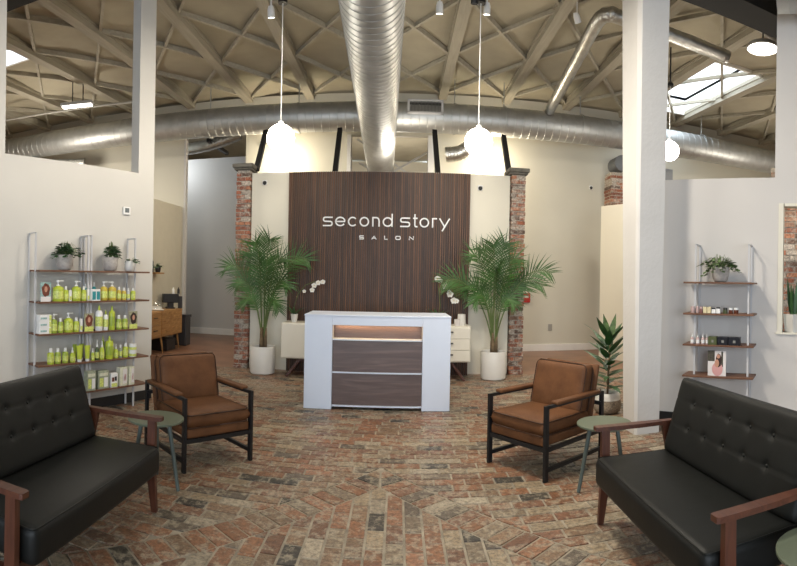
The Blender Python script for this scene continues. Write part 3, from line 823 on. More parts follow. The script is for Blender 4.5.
# orchids
def orchid(x, y, z, stemdir, flowers, label):
    t = empty('potted_orchid', (x,y,z), 0, label, 'orchid')
    bm = B(); lathe(bm, [(0,0),(.04,0),(.052,.10),(.056,.125),(.048,.125),(.044,.10),(0,.10)], seg=24); ob('pot', bm, WPOT, t, smooth=True, auto=40)
    bm = B()
    for a in range(7):
        an = a*2.4; d = Vector((math.cos(an)*.6, math.sin(an)*.6, .9)); leaf(bm, (0,0,.10), d, (-math.sin(an),math.cos(an),0), rnd.uniform(.17,.28), .045, .9, .2)
    ob('leaves', bm, LEAFD, t, smooth=True)
    p0 = Vector((0,0,.1)); pts = [p0] + [Vector(p) for p in stemdir]
    bm = B(); tube(bm, pts, .005, 6); ob('stem', bm, PALMD, t)
    for f in flowers:
        c = Vector((f[0], -.02, f[1])); s = f[2]; bm = B()
        for k in range(5):
            a = PI/2 + k*2*PI/5; w = .075*s if k in (1,4) else .05*s
            d = Vector((math.cos(a), -.25, math.sin(a)))
            leaf(bm, c, d, Vector((-math.sin(a), 0, math.cos(a))), .055*s, w, .1, .1, n=4, tip=.8, gravity=Vector((0,1,0)))
        lathe(bm, [(0,-.008),(.009,0),(0,.008)], c=tuple(c+Vector((0,-.015,0))), seg=8, mi=1)
        ob('flower', bm, [PETAL, YEL], t, smooth=True)
    return t
orchid(-1.555, 7.86, .806, [(.0,0,.25),(.05,0,.42),(.16,0,.56),(.30,0,.62),(.44,0,.60)], [(.15,.47,.55),(.27,.49,.75),(.30,.56,.8),(.36,.60,.8),(.43,.615,.75)], 'potted white orchid on the left end of the credenza')
orchid(.60, 7.88, .806, [(.03,0,.3),(.0,0,.55),(-.0,0,.68),(.08,0,.70),(.2,0,.58),(.28,0,.42)], [(-.02,.69,.95),(.02,.67,.8),(.10,.585,1.0),(.17,.465,1.0),(.16,.50,.6),(.23,.37,1.0),(.27,.365,.75)], 'white orchid rising behind the right end of the desk')

# ------------------------------------------------------------------ potted palms
def palm(x, y, label, fronds, seed):
    r = random.Random(seed)
    t = empty('potted_palm', (x,y,0), 0, label, 'potted palm')
    bm = B(); lathe(bm, [(0,0),(.17,0),(.185,.012),(.192,.05),(.195,.41),(.192,.42),(.175,.42),(.172,.41),(.172,.36),(0,.36)], seg=40); p = ob('pot', bm, WPOT, t, smooth=True, auto=40)
    bm = B(); lathe(bm, [(0,.375),(.1,.372),(.1715,.365)], seg=24); ob('soil', bm, SOIL, p)
    bm = B()
    for k in range(3):
        a = k*2.1; tube(bm, [(.03*math.cos(a),.03*math.sin(a),.36),(.035*math.cos(a),.035*math.sin(a),.5),(.045*math.cos(a),.045*math.sin(a),.70)], [.035,.030,.014], 10)
    ob('trunk', bm, TRUNK, t, smooth=True)
    for (dx, dz, sag, roll) in fronds:
        # each frond rises from the trunk and arches to its tip (dx sideways, dz high); sag bends the end down
        bm = B(); dy = -r.uniform(.02, .22) if abs(dx) > .25 else r.uniform(-.25, .05)
        p0 = Vector((.02*(1 if dx > 0 else -1), 0, .50)); p3 = Vector((dx, dy, dz))
        p1 = Vector((dx*.12, dy*.2, .50+(dz-.5)*.45+sag*.6)); p2 = Vector((dx*.55, dy*.6, dz+sag))
        n = 26; P = []
        for i in range(n+1):
            s_ = i/n; P.append(p0*(1-s_)**3+3*p1*s_*(1-s_)**2+3*p2*s_*s_*(1-s_)+p3*s_**3)
        L = sum((P[i+1]-P[i]).length for i in range(n))
        tube(bm, P, [.010*(1-.8*i/n)+.002 for i in range(n+1)], 6, 1)
        m = 22; ro = math.radians(roll)
        for k in range(m):
            s_ = .40+.60*k/(m-1); f = s_*n; i = min(n-1, int(f)); q = P[i].lerp(P[i+1], f-i); d = (P[i+1]-P[i]).normalized()
            base = d.cross(Vector((0,-1,0)))
            base = base.normalized() if base.length > .1 else Vector((1,0,0))
            oth = d.cross(base); side = base*math.cos(ro)+oth*math.sin(ro); up = side.cross(d)
            Lk = (.13+.235*math.sin(PI*(.12+.80*((s_-.40)/.60)))**.8)*r.uniform(.88,1.1)*min(1, L/1.2)
            for sg in (-1, 1):
                dirn = (side*sg*.85 + d*(.60+.7*(s_-.4)) + up*.18 + Vector((r.uniform(-.05,.05),r.uniform(-.1,.1),r.uniform(-.08,.08)))).normalized()
                ws = (d - dirn*d.dot(dirn)).normalized()
                leaf(bm, q, dirn, ws, Lk, .018, .35, .25, n=4, tip=.55)
        ob('frond', bm, [PALM, PALMD], t, smooth=True)
    return t
palm(-2.05, 7.90, 'tall potted palm in a white cylinder beside the left brick pilaster',
     [(-.10,2.00,.05,10),(.12,2.04,.05,-12),(-.62,1.62,.22,18),(.70,1.74,.22,-15),(-.40,1.35,.25,20),(.40,1.35,.28,-25),(-.22,1.82,.12,35),(.34,1.75,.15,-30),(-.30,1.02,.35,30),(.28,.98,.38,-20),(.02,1.70,.1,60)], 3)
palm(1.45, 7.90, 'tall potted palm in a white cylinder beside the right brick pilaster',
     [(-.04,2.02,.05,8),(.16,2.05,.03,-14),(-.80,1.45,.22,15),(.82,1.62,.20,-15),(-.38,1.85,.12,25),(.74,1.42,.25,-25),(-.34,1.15,.35,20),(.30,1.10,.35,-20),(-.20,1.95,.08,35),(.30,1.80,.12,-35),(-.45,1.35,.28,35),(.0,1.65,.1,60),(.42,1.40,.28,10)], 5)

# ------------------------------------------------------------------ tan armchairs
def armchair(loc, rz, label):
    t = empty('armchair', loc, rz, label, 'armchair', 'tan leather armchairs with black metal frames')
    W2 = .30; yf, yb = -.36, .37; AH = .565
    for s in (-1, 1):
        bm = B(); x = s*W2
        box(bm, x-.012, x+.012, yf-.02, yf+.02, 0, AH)
        box(bm, x-.012, x+.012, yb-.02, yb+.02, 0, AH)
        bar(bm, (x,.335,.47), (x,yb,.47), .024, .024)
        bar(bm, (x,yf,AH-.012), (x,yb,AH-.012), .024, .024)
        bar(bm, (x,yf,.085), (x,yb,.085), .024, .03)
        bar(bm, (x,yf,.235), (x,yb,.235), .024, .03)
        ob('side_frame', bm, BLACKM, t, label='black metal side frame')
        bm = B()
        Mx = Matrix.Translation((x, -.0, AH+.012))
        rbox(bm, -.034, .034, -.27, .31, -.018, .010, .010, 3, 0, Mx); ob('arm_pad', bm, TAN, t, smooth=True, auto=60)
    bm = B(); bar(bm, (-W2,yf,.235),(W2,yf,.235), .03,.032); bar(bm, (-W2,yb,.235),(W2,yb,.235), .03,.032)
    ob('cross_bar', bm, BLACKM, t)
    bm = B(); bar(bm, (-W2,.335,.47),(W2,.335,.47), .02,.03); ob('back_bar', bm, BLACKM, t)
    bm = B(); rbox(bm, -.283,.283,-.37,.25,.252,.325,.018,3); ob('seat_base', bm, TAN, t, smooth=True, auto=60)
    M = Matrix.Translation((0,-.075,.383)) @ Matrix.Rotation(PI/2,4,'X')
    bm = B(); cushion(bm, .57, .61, .125, 22, 22, M, p=12, q=.3); sc_ = ob('seat_cushion', bm, TAN, t, smooth=True)
    bm = B()
    for zz in (.332,.428):
        pts = corner_path([(0,-.376),(.275,-.376),(.275,.225),(-.275,.225),(-.275,-.376),(0,-.376)], .05)
        tube(bm, [(a,b,zz) for a,b in pts], .006, 6)
    ob('piping', bm, PIPING, sc_, smooth=True, label='dark piping')
    R = Matrix.Rotation(math.radians(-13),4,'X')
    M = Matrix.Translation((0,.195,.595)) @ R
    bm = B(); cushion(bm, .56, .42, .16, 22, 18, M, p=9, q=.36); bc = ob('back_cushion', bm, TAN, t, smooth=True)
    bm = B(); pts = corner_path([(0,-.2),(.272,-.2),(.272,.203),(-.272,.203),(-.272,-.2),(0,-.2)], .06)
    for yy in (-.052,.052): tube(bm, [tuple(M @ Vector((a,yy,b))) for a,b in pts], .005, 6)
    ob('piping', bm, PIPING, bc, smooth=True, label='dark piping')
    M2 = Matrix.Translation((0,.297,.562)) @ R
    bm = B(); rbox(bm, -.285,.285,-.018,.018,-.27,.235,.014,3,0,M2); ob('back_panel', bm, TAN, t, smooth=True, auto=60)
    return t
armchair((-1.635,4.14,0), math.radians(50), 'tan leather armchair with black frame at left beside the product shelves')
armchair((1.235,4.24,0), math.radians(-56), 'tan leather armchair with black frame at right before the white column')

# ------------------------------------------------------------------ black loveseats
def sofa(loc, rz, label):
    t = empty('loveseat', loc, rz, label, 'sofa', 'black tufted loveseats with walnut arms')
    HW = .63          # half width of cushions; local -y is the front
    for s in (-1, 1):
        x = s*(HW+.045)
        bm = B()      # front leg leaning forward, tapered
        def tleg(a, b, w0, w1):
            a, b = Vector(a), Vector(b)
            va = [bm.verts.new(a+Vector((dx*w0*.62, dy*w0, 0))) for dx,dy in ((-.5,-.5),(.5,-.5),(.5,.5),(-.5,.5))]
            vb = [bm.verts.new(b+Vector((dx*w1*.62, dy*w1, 0))) for dx,dy in ((-.5,-.5),(.5,-.5),(.5,.5),(-.5,.5))]
            bm.faces.new(va[::-1]); bm.faces.new(vb)
            for i in range(4): bm.faces.new((va[i],va[(i+1)%4],vb[(i+1)%4],vb[i]))
        tleg((x,-.315,.584), (x,-.315,.24), .052, .055); tleg((x,-.315,.241),(x+s*.010,-.335,0), .055, .036)
        ob('front_leg', bm, WALNZ, t)
        bm = B(); tleg((x,.10,.584), (x,.18,.22), .05, .06); tleg((x,.18,.221),(x+s*.01,.33,0), .06,.036)
        ob('rear_leg', bm, WALNZ, t)
        bm = B()
        M = Matrix(((0,1,0,x),(1,0,0,0),(0,0,1,0),(0,0,0,1)))
        prism(bm, [(-.385,-.022),(-.372,-.028),(-.1,-.031),(.20,-.020),(.20,.020),(-.1,.031),(-.372,.028),(-.385,.022)], .582, .607, 0, M)
        ob('armrest', bm, WALN, t)
        bm = B(); box(bm, x-.018, x+.018, -.31, .24, .215, .27); ob('side_rail', bm, WALN, t)
    bm = B(); box(bm, -HW-.03, HW+.03, -.31, -.28, .215, .267); ob('front_rail', bm, WALN, t)
    bm = B(); box(bm, -HW-.03, HW+.03, .20, .23, .205, .265); ob('rear_rail', bm, WALN, t)
    bm = B(); rbox(bm, -HW, HW, -.402, .16, .268, .44, .042, 5)
    for v in bm.verts:
        if v.co.z > .42: v.co.z += .012*max(0, 1-(v.co.x/HW)**4)
    st = ob('seat_cushion', bm, BLKLEATH, t, smooth=True, auto=70)
    bm = B(); pts = corner_path([(0,-.388),(HW-.008,-.388),(HW-.008,.15),(-HW+.008,.15),(-HW+.008,-.388),(0,-.388)], .03)
    tube(bm, [(a,b,.432) for a,b in pts], .004, 6); ob('seam', bm, BLKLEATH, st)
    R = Matrix.Rotation(math.radians(-17),4,'X'); M = Matrix.Translation((0,.168,.652)) @ R
    bt = [(-HW+.25+k*(2*HW-.50)/4, z) for k in range(5) for z in (.098,-.048)]
    def tuft(x, z):
        d = 0
        for bx_, bz_ in bt:
            q = math.hypot(x-bx_, z-bz_); d += .012*math.exp(-(q/.018)**2) + .003*math.exp(-(q/.05)**2)
        if abs(z+.048) < .03 or abs(z-.098) < .03:
            zz = min(abs(z+.048), abs(z-.098)); d += .003*math.exp(-(zz/.008)**2)
        return d
    bm = B(); cushion(bm, 2*HW, .475, .13, 110, 44, M, tuft, p=16, q=.34); bk = ob('backrest', bm, BLKLEATH, t, smooth=True)
    for bx_, bz_ in bt:
        bm = B(); lathe(bm, [(0,-.004),(.011,-.003),(.012,.002),(.006,.007),(0,.008)], seg=12, M=M @ Matrix.Translation((bx_, -.049, bz_)) @ Matrix.Rotation(PI/2,4,'X'))
        ob('button', bm, BLKLEATH, bk, smooth=True)
    return t
sofa((-1.775,2.30,0), PI/2+math.radians(1.6), 'black tufted leather loveseat with walnut arms at the left edge')
sofa((1.56,2.35,0), -PI/2-math.radians(1.6), 'black tufted leather loveseat with walnut arms at the right edge')

# ------------------------------------------------------------------ sage side tables
def side_table(x, y, rz, label, r=.20):
    t = empty('side_table', (x,y,0), rz, label, 'side table', 'round sage green metal side tables')
    bm = B(); lathe(bm, [(0,.462),(r-.004,.462),(r,.465),(r,.475),(r-.003,.478),(0,.478)], seg=56); ob('table_top', bm, SAGE, t, smooth=True, auto=40)
    for k in range(3):
        a = k*2*PI/3; c, s = math.cos(a), math.sin(a)
        bm = B(); tube(bm, [(c*.11,s*.11,.462),(c*.195,s*.195,0)], [.016,.013], 12); ob('leg', bm, SAGEL, t, smooth=True, auto=40)
    bm = B(); lathe(bm, [(0,.448),(.125,.448),(.125,.4615),(0,.4615)], seg=24); ob('bracket', bm, SAGEL, t)
    return t
side_table(-1.65, 3.385, math.radians(-8), 'round sage side table beside the left armchair and loveseat')
side_table(1.475, 3.56, math.radians(183), 'round sage side table between the right armchair and loveseat')
side_table(1.515, 1.43, math.radians(80), 'round sage side table cut off at the bottom right corner')

# ------------------------------------------------------------------ left product shelves
SP = Vector((-3.345, 4.10, 0)); SD = Vector((.389, .921, 0)).normalized(); SN = Vector((SD.y, -SD.x, 0))   # SN points into the room
SFL = Matrix(((SD.x,SN.x,0,SP.x),(SD.y,SN.y,0,SP.y),(0,0,1,0),(0,0,0,1)))    # local x along, local y into the room
tR = on_line(134.5, 330, SP, SD); tM = on_line(89.5, 300, SP, SD); tE = on_line(145, 330, SP, SD)
SZ = [1.523, 1.206, .885, .572, .262]
def shelf_unit(name, M, boards, posts, depth, zs, label, top=1.90):
    root = empty(name, (0,0,0), 0, label, 'shelf'); root.matrix_world = M
    for z in zs:
        bm = B(); rbox(bm, boards[0], boards[1], -depth+.016, .072, z-.018, z, .002, 1); ob('shelf_board', bm, SHELFW, root)
    for p in posts:
        bm = B(); box(bm, p-.010, p+.010, -.012, .0, 0, top); box(bm, p-.010, p+.010, -depth+.001, .0, top-.012, top+.0); box(bm, p-.010, p+.010, -depth+.001, -depth+.013, 0, top)
        ob('upright', bm, WMETAL, root)
    return root
shelf_unit('product_shelf', SFL, (-.0, tE), (.0, tM-.018, tM+.022, tR), .155, SZ, 'five-tier wall shelf with white uprights and walnut boards full of hair products')

# ---- product prototypes (built once per kind, then copied)
def P_body(prof, mat, t, name='bottle_body', seg=20): 
    bm = B(); lathe(bm, prof, seg=seg); return ob(name, bm, mat, t, smooth=True, auto=50)
def lab(r, z0, z1, mat, t, seg=20):
    bm = B(); lathe(bm, [(r,z0),(r+.0008,z0),(r+.0008,z1),(r,z1)], seg=seg); return ob('label_band', bm, mat, t, smooth=True, auto=50)
PROTO = {}
def make(kind, w, h, mat=LIME):
    t = empty(kind)
    r = w/2
    if kind == 'pump_bottle':
        b = .74*h
        P_body([(0,0),(r*.94,0),(r,.006),(r,b*.80),(r*.9,b*.90),(r*.45,b*.96),(r*.36,b),(0,b)], mat, t); lab(r, b*.18, b*.66, LIMEL, t)
        P_body([(0,b),(r*.38,b),(r*.38,b+.05*h),(r*.12,b+.06*h),(r*.12,h*.93),(r*.34,h*.93),(r*.34,h),(0,h)], WPLA, t, 'pump')
        bm = B(); box(bm, -r*1.05, 0, -.006, .006, h*.95, h*.99); ob('nozzle', bm, WPLA, t)
    elif kind == 'capped_bottle':
        b = .76*h
        P_body([(0,0),(r*.94,0),(r,.005),(r,b*.86),(r*.85,b*.95),(r*.42,b),(0,b)], mat, t); lab(r, b*.18, b*.66, LIMEL, t)
        P_body([(0,b),(r*.48,b),(r*.46,h),(0,h)], WPLA, t, 'cap')
    elif kind == 'squeeze_bottle':
        b = .80*h
        P_body([(0,0),(r*.94,0),(r,.006),(r,b*.86),(r*.85,b*.95),(r*.4,b),(0,b)], mat, t); lab(r, b*.22, b*.7, LIMEL if mat is not LIME else LIMED, t)
        P_body([(0,b),(r*.36,b),(r*.30,b+.5*(h-b)),(r*.16,h),(0,h)], LIME, t, 'nozzle_cap')
    elif kind == 'spray_bottle':
        b = .66*h
        P_body([(0,0),(r*.94,0),(r,.005),(r,b*.82),(r*.5,b*.97),(r*.36,b),(0,b)], mat, t); lab(r, b*.15, b*.62, LIMEL if mat is not MATS['pink_glass'] else WPLA, t)
        P_body([(0,b),(r*.42,b),(r*.42,b+.12*h),(r*.2,b+.14*h),(r*.2,h),(0,h)], WPLA, t, 'sprayer')
    elif kind == 'squeeze_tube':
        bm = B(); n = 10
        rings = []
        for i in range(n+1):
            s = i/n; rx = r*(.62+.38*s); ry = r*.55*(1-s)+.002
            rings.append([bm.verts.new((rx*math.cos(2*PI*k/20), ry*math.sin(2*PI*k/20), h*.16+s*h*.84)) for k in range(20)])
        for a, b_ in zip(rings, rings[1:]):
            for k in range(20): bm.faces.new((a[k],a[(k+1)%20],b_[(k+1)%20],b_[k]))
        bm.faces.new(rings[-1]); bm.faces.new(rings[0]); ob('tube_body', bm, mat, t, smooth=True, auto=60)
        P_body([(0,0),(r*.55,0),(r*.58,h*.16),(0,h*.16)], WPLA, t, 'cap')
    elif kind == 'jar':
        P_body([(0,0),(r*.95,0),(r,.004),(r,h*.62),(0,h*.62)], mat, t, 'jar_body'); P_body([(0,h*.62),(r*1.03,h*.62),(r*1.03,h*.98),(r*.98,h),(0,h)], WPLA, t, 'lid')
        lab(r, h*.1, h*.5, LIMEL, t)
    elif kind == 'small_jar':
        P_body([(0,0),(r*.95,0),(r,.003),(r,h*.66),(0,h*.66)], mat, t, 'jar_body'); P_body([(0,h*.66),(r*.9,h*.66),(r*.9,h),(0,h)], BLACKP, t, 'lid')
    return t
used = set()
def place(kind, M, along, back, z, w, h, label, cat, mat=LIME, group='hair products on the left shelf', rz=0):
    key = (kind, round(w,3), round(h,3), mat.name)
    if key not in PROTO: t = PROTO[key] = make(kind, w, h, mat)
    else: t = dup(PROTO[key])
    p = M @ Vector((along, -back, z+.0005)); t.location = p
    t.rotation_euler = (0,0,math.atan2(M[1][0], M[0][0])+PI+rz)
    t['label'] = label; t['category'] = cat; t['group'] = group
    return t
def carton(name, M, along, back, z, w, h, d, mat, label, cat='box', strips=(), group='hair products on the left shelf', rz=0):
    t = empty(name, (0,0,0), 0, label, cat, group)
    p = M @ Vector((along, -back, z+.0005)); t.location = p; t.rotation_euler = (0,0,math.atan2(M[1][0], M[0][0])+rz)
    # local +y faces the room
    sgn = 1 if (M[0][0]*M[1][1]-M[0][1]*M[1][0]) > 0 else -1
    bm = B(); rbox(bm, -w/2, w/2, -d/2, d/2, 0, h, .002, 1); ob('carton', bm, mat, t)
    yf = sgn*d/2
    for (nm, x0,x1,z0,z1,m) in strips:
        bm = B(); box(bm, x0*w, x1*w, min(yf, yf+sgn*.0012), max(yf, yf+sgn*.0012), z0*h, z1*h); ob(nm, bm, m, t)
    return t
def photo_card(M, along, back, z, w, h, hair, bg, label, foot, group='photo cards on the left shelf', body=None):
    t = empty('photo_card', (0,0,0), 0, label, 'photo card', group)
    sgn = 1 if (M[0][0]*M[1][1]-M[0][1]*M[1][0]) > 0 else -1
    t.location = M @ Vector((along, -back, z+.0005)); t.rotation_euler = (0,0,math.atan2(M[1][0], M[0][0]))
    bm = B(); box(bm, -w/2, w/2, -.006, .006, 0, h); ob('card', bm, bg, t)
    def ell(cx, cz, rx, rz_, lift, m, nm, wob=0):
        bm = B(); n = 28; y0 = sgn*.006; y1 = sgn*(.006+lift)
        A = [bm.verts.new((cx*w+rx*w*(1+wob*math.sin(5*a))*math.cos(a), y0, cz*h+rz_*h*(1+wob*math.cos(7*a))*math.sin(a))) for a in [2*PI*k/n for k in range(n)]]
        Bb = [bm.verts.new((v.co.x, y1, v.co.z)) for v in A]
        bm.faces.new(A); bm.faces.new(Bb[::-1])
        for k in range(n): bm.faces.new((A[k],A[(k+1)%n],Bb[(k+1)%n],Bb[k]))
        ob(nm, bm, m, t)
    if body:
        ell(.03,.27,.30,.27,.0012,body,'printed_dress'); ell(.1,.62,.16,.27,.0016,hair,'printed_hair',.05); ell(.0,.50,.12,.16,.002,SKIN,'printed_shoulder'); ell(.08,.78,.10,.085,.0024,SKIN,'printed_face')
        bm = B(); box(bm, -w*.5, -w*.12, min(sgn*.006,sgn*.0066), max(sgn*.006,sgn*.0066), h*.58, h); ob('printed_background', bm, PRINTF, t)
        bm = B(); box(bm, w*.24, w*.34, min(sgn*.006,sgn*.0066), max(sgn*.006,sgn*.0066), h*.36, h*.98); ob('printed_edge', bm, PRINTF, t)
    else:
        ell(0,.60,.40,.34,.0012,hair,'printed_hair',.09); ell(0,.64,.15,.15,.002,SKIN,'printed_face')
        bm = B(); box(bm, -w*.5, w*.5, min(sgn*.006,sgn*.007), max(sgn*.006,sgn*.007), 0, h*.26); ob('printed_footer', bm, foot, t)
    return t

def RT(along): 
    p = SFL @ Vector((along,0,1)); return math.hypot(p.x, p.y)
def L_item(x0, x1, ytop, ybot, back=.06):
    """centre, width and height on the shelf line for a span read off the photograph"""
    P = SP - SN*back
    a0 = on_line(x0, ybot, P, SD); a1 = on_line(x1, ybot, P, SD); am = (a0+a1)/2
    q = P + SD*am; r = math.hypot(q.x, q.y)
    ang = abs((SD.x*q.y - SD.y*q.x)/r)     # apparent foreshortening of the shelf direction
    return am, (a1-a0)*ang, (ybot-ytop)*r/F
# rows: (kind, x0, x1, ytop, ybot, mat, short name, back)
rows = {
 'second': (SZ[1], [
  ('photo', 39.6, 51.3, 281.7, 301, (HAIR,PRINTT), 'curly hair photo card', .05),
  ('pump_bottle', 52.5, 63.4, 280, 301, LIME, 'large lime pump bottle', .07),
  ('capped_bottle', 63.3, 68.3, 286, 301, LIME, 'small lime bottle', .06),
  ('carton', 68.4, 71.2, 290, 301, WPLA, 'slim white carton', .06),
  ('pump_bottle', 71.5, 80.5, 281, 301, LIME, 'lime pump bottle', .07),
  ('capped_bottle', 81, 86.2, 286, 300.6, LIME, 'small lime bottle', .06),
  ('carton', 86.5, 89, 289, 300.6, WPLA, 'slim white carton', .06),
  ('teal', 89.3, 99.2, 288.5, 300, TEAL, 'teal and white carton', .05),
  ('pump_bottle', 99.8, 107.3, 281, 300, LIMEO, 'amber-based pump bottle', .07),
  ('pump_bottle', 107.8, 116, 281, 299.6, LIMEO, 'amber-based pump bottle', .07),
  ('capped_bottle', 116.7, 121, 286, 299.4, LIMEO, 'small amber-based bottle', .06),
  ('capped_bottle', 121.4, 126, 287, 299.3, LIMEO, 'small amber-based bottle', .06),
  ('capped_bottle', 126.4, 129.8, 287.5, 299.2, CLEARP, 'small clear bottle', .06),
  ('capped_bottle', 130.3, 135.3, 287, 299.1, LIME, 'small lime bottle', .06)]),
 'third': (SZ[2], [
  ('stack', 36.6, 49.6, 314.8, 333.7, WPLA, 'stack of white cartons', .07),
  ('pump_bottle', 50.2, 57, 313, 332, LIMED, 'dark lime pump bottle', .06),
  ('capped_bottle', 57.6, 63, 317, 331.7, LIMED, 'small dark lime bottle', .06),
  ('pump_bottle', 63.6, 72.8, 312, 331.4, LIME, 'wide lime pump bottle', .07),
  ('capped_bottle', 73.2, 79, 316.7, 331, LIME, 'small lime bottle', .06),
  ('carton', 79.3, 82, 318, 330.8, WPLA, 'slim white carton', .06),
  ('photo', 83.2, 94, 312.7, 330.6, (HAIR,PRINTG), 'photo card of red-haired woman', .05),
  ('squeeze_bottle', 95.2, 102.4, 304.6, 330, WPLA, 'tall white squeeze bottle', .06),
  ('squeeze_bottle', 103, 108, 310.2, 329.8, WPLA, 'shorter white squeeze bottle', .06),
  ('squeeze_bottle', 108.6, 114.8, 305.2, 329.2, LIME, 'tall clear lime squeeze bottle', .06),
  ('capped_bottle', 115.8, 121.4, 314.5, 328.6, LIMED, 'small lime bottle', .06),
  ('capped_bottle', 122, 127.6, 314.5, 328.4, LIMED, 'small lime bottle', .06),
  ('photo', 128, 138, 310.8, 328, (HAIRD,PRINTG), 'photo card of curly brunette', .05)]),
 'fourth': (SZ[3], [
  ('capped_bottle', 47.2, 53.8, 348, 363.6, LIME, 'lime bottle', .06),
  ('capped_bottle', 54.6, 60.6, 348, 363.2, LIMED, 'lime bottle', .06),
  ('capped_bottle', 62, 68.2, 347.7, 362.8, LIMED, 'lime bottle', .06),
  ('spray_bottle', 69.6, 75, 347.5, 362.2, LIME, 'lime spray bottle', .06),
  ('squeeze_tube', 75.6, 83.2, 345.4, 361.8, LIME, 'lime tube', .05),
  ('squeeze_tube', 83.8, 90.6, 345.4, 361.2, LIME, 'lime tube', .05),
  ('spray_bottle', 90.8, 94.5, 348, 360.2, LIME, 'small lime dropper bottle', .06),
  ('spray_bottle', 95, 98.8, 340, 359.5, DKGLS, 'dark slim dropper bottle', .06),
  ('spray_bottle', 99.4, 104.2, 340.5, 359, LIME, 'lime foam pump', .06),
  ('squeeze_bottle', 105.2, 113, 335.5, 358.4, LIME, 'tallest lime bottle', .06),
  ('spray_bottle', 113.5, 118.2, 343.5, 357.4, LIME, 'lime dropper bottle', .06),
  ('capped_bottle', 118.8, 122, 344, 356.8, GBOX, 'pale slim bottle', .06),
  ('capped_bottle', 122.6, 128, 342.3, 356.3, LIME, 'white-capped lime bottle', .06),
  ('jars', 128.6, 136.2, 342.3, 355.3, WPLA, 'stacked white jars', .045)]),
 'fifth': (SZ[4], [
  ('kit', 84.6, 94.6, 370, 389.5, GBOX, 'grey-green kit box', .04),
  ('kit', 95.4, 107.8, 369.5, 387.4, GBOX, 'grey-green kit box', .06),
  ('heart', 108.8, 116.6, 372, 386, WPLA, 'small white carton with dark circles', .05),
  ('palebox', 117.2, 126.2, 366.5, 385, PBOX, 'lime-sided pale carton', .06),
  ('palebox', 126.6, 133, 366, 384, PBOX, 'pale carton', .06)])}
for sh, (zz, items) in rows.items():
    names = [i[6] for i in items]
    for k, (kind, x0, x1, yt, yb_, mat, nm, back) in enumerate(items):
        back -= .085
        am, w, h = L_item(x0, x1, yt, yb_, back)
        w = w*1.04
        if k == 0: rel = f'at the left end next to {names[1]}'
        elif k == len(items)-1: rel = f'at the right end beside {names[-2]}'
        else: rel = f'between {names[k-1]} and {names[k+1]}'
        rel = rel.replace('photo card of red-haired woman','photo card')
        lb = f'{nm} on {sh} shelf, {rel}'
        wl = lb.split()
        if len(wl) > 16: lb = f'{nm} on {sh} shelf, right of {names[k-1]}'
        if kind in ('pump_bottle','capped_bottle','squeeze_bottle','spray_bottle','squeeze_tube'):
            rz = PI if kind == 'pump_bottle' and x0 in (107.8,) else 0
            place(kind, SFL, am, back, zz, w, h, lb, 'bottle' if 'tube' not in kind else 'tube', mat, rz=rz)
        elif kind == 'photo': photo_card(SFL, am, back, zz, w/abs(.62), h, mat[0], mat[1], lb, PRINTW if mat[1] is PRINTT else LIMEL) if False else photo_card(SFL, am, back, zz, L_item(x0,x1,yt,yb_,back)[1]/1.0*1.0, h, mat[0], mat[1], lb, PRINTW if mat[1] is PRINTT else LIMEL)
        elif kind == 'carton': carton('product_carton', SFL, am, back, zz, w, h, .03, mat, lb, strips=(('print_band',-.4,.4,.1,.45,LIMEL),))
        elif kind == 'teal':
            carton('product_carton', SFL, am, -.045, zz, w*1.0, h, .05, WPLA, lb, strips=(('teal_print',-.44,-.04,.1,.82,TEAL),('teal_print',.06,.44,.1,.82,TEAL)))
            for dx, dh in ((-.055,1.45),(.0,1.35),(.055,1.6)):
                place('capped_bottle', SFL, am+dx, .055, zz, .045, h*dh, 'teal bottle ' + {-.055:'at the left',.0:'in the middle',.055:'at the right'}[dx] + ' behind the teal and white carton on second shelf', 'bottle', TEAL)
        elif kind == 'stack':
            hh = h/3
            for q, pos in enumerate(('bottom','middle','top')):
                carton('product_carton', SFL, am, back, zz+q*(hh+.0005), w, hh-.001, .10, WPLA, f'white patterned carton, {pos} of the stack at left end of third shelf', strips=(('print_band',.3,.48,.05,.95,LIMEL),('grey_print',-.42,.1,.3,.6,PRINTT)))
        elif kind == 'jars':
            for q, pos in enumerate(('lower','upper')): place('jar', SFL, am, back, zz+q*(h/2+.0005), w, h/2-.001, f'{pos} white and lime jar stacked at the right end of fourth shelf', 'jar', WPLA)
        elif kind == 'kit': carton('product_carton', SFL, am, back, zz, w*1.0, h, .07, GBOX, lb, strips=(('white_print',.05,.4,.1,.62,WPLA),('lime_print',-.36,-.02,.12,.60,LIMEL),('top_print',-.4,.4,.72,.88,PBOX)))
        elif kind == 'heart': carton('product_carton', SFL, am, back, zz, w, h, .06, WPLA, lb, strips=(('dark_print',-.38,-.02,.42,.72,HAIR),('dark_print',.04,.36,.46,.76,BLACKP),('lime_print',-.42,.42,.04,.30,LIMEL)))
        elif kind == 'palebox': carton('product_carton', SFL, am, back, zz, w, h, .07, PBOX, lb, strips=(('red_print',0,.3,.28,.5,PRINTP),('white_print',-.1,.42,.12,.9,PRINTW),('red_print_top',.1,.3,.5,.62,PRINTP)))
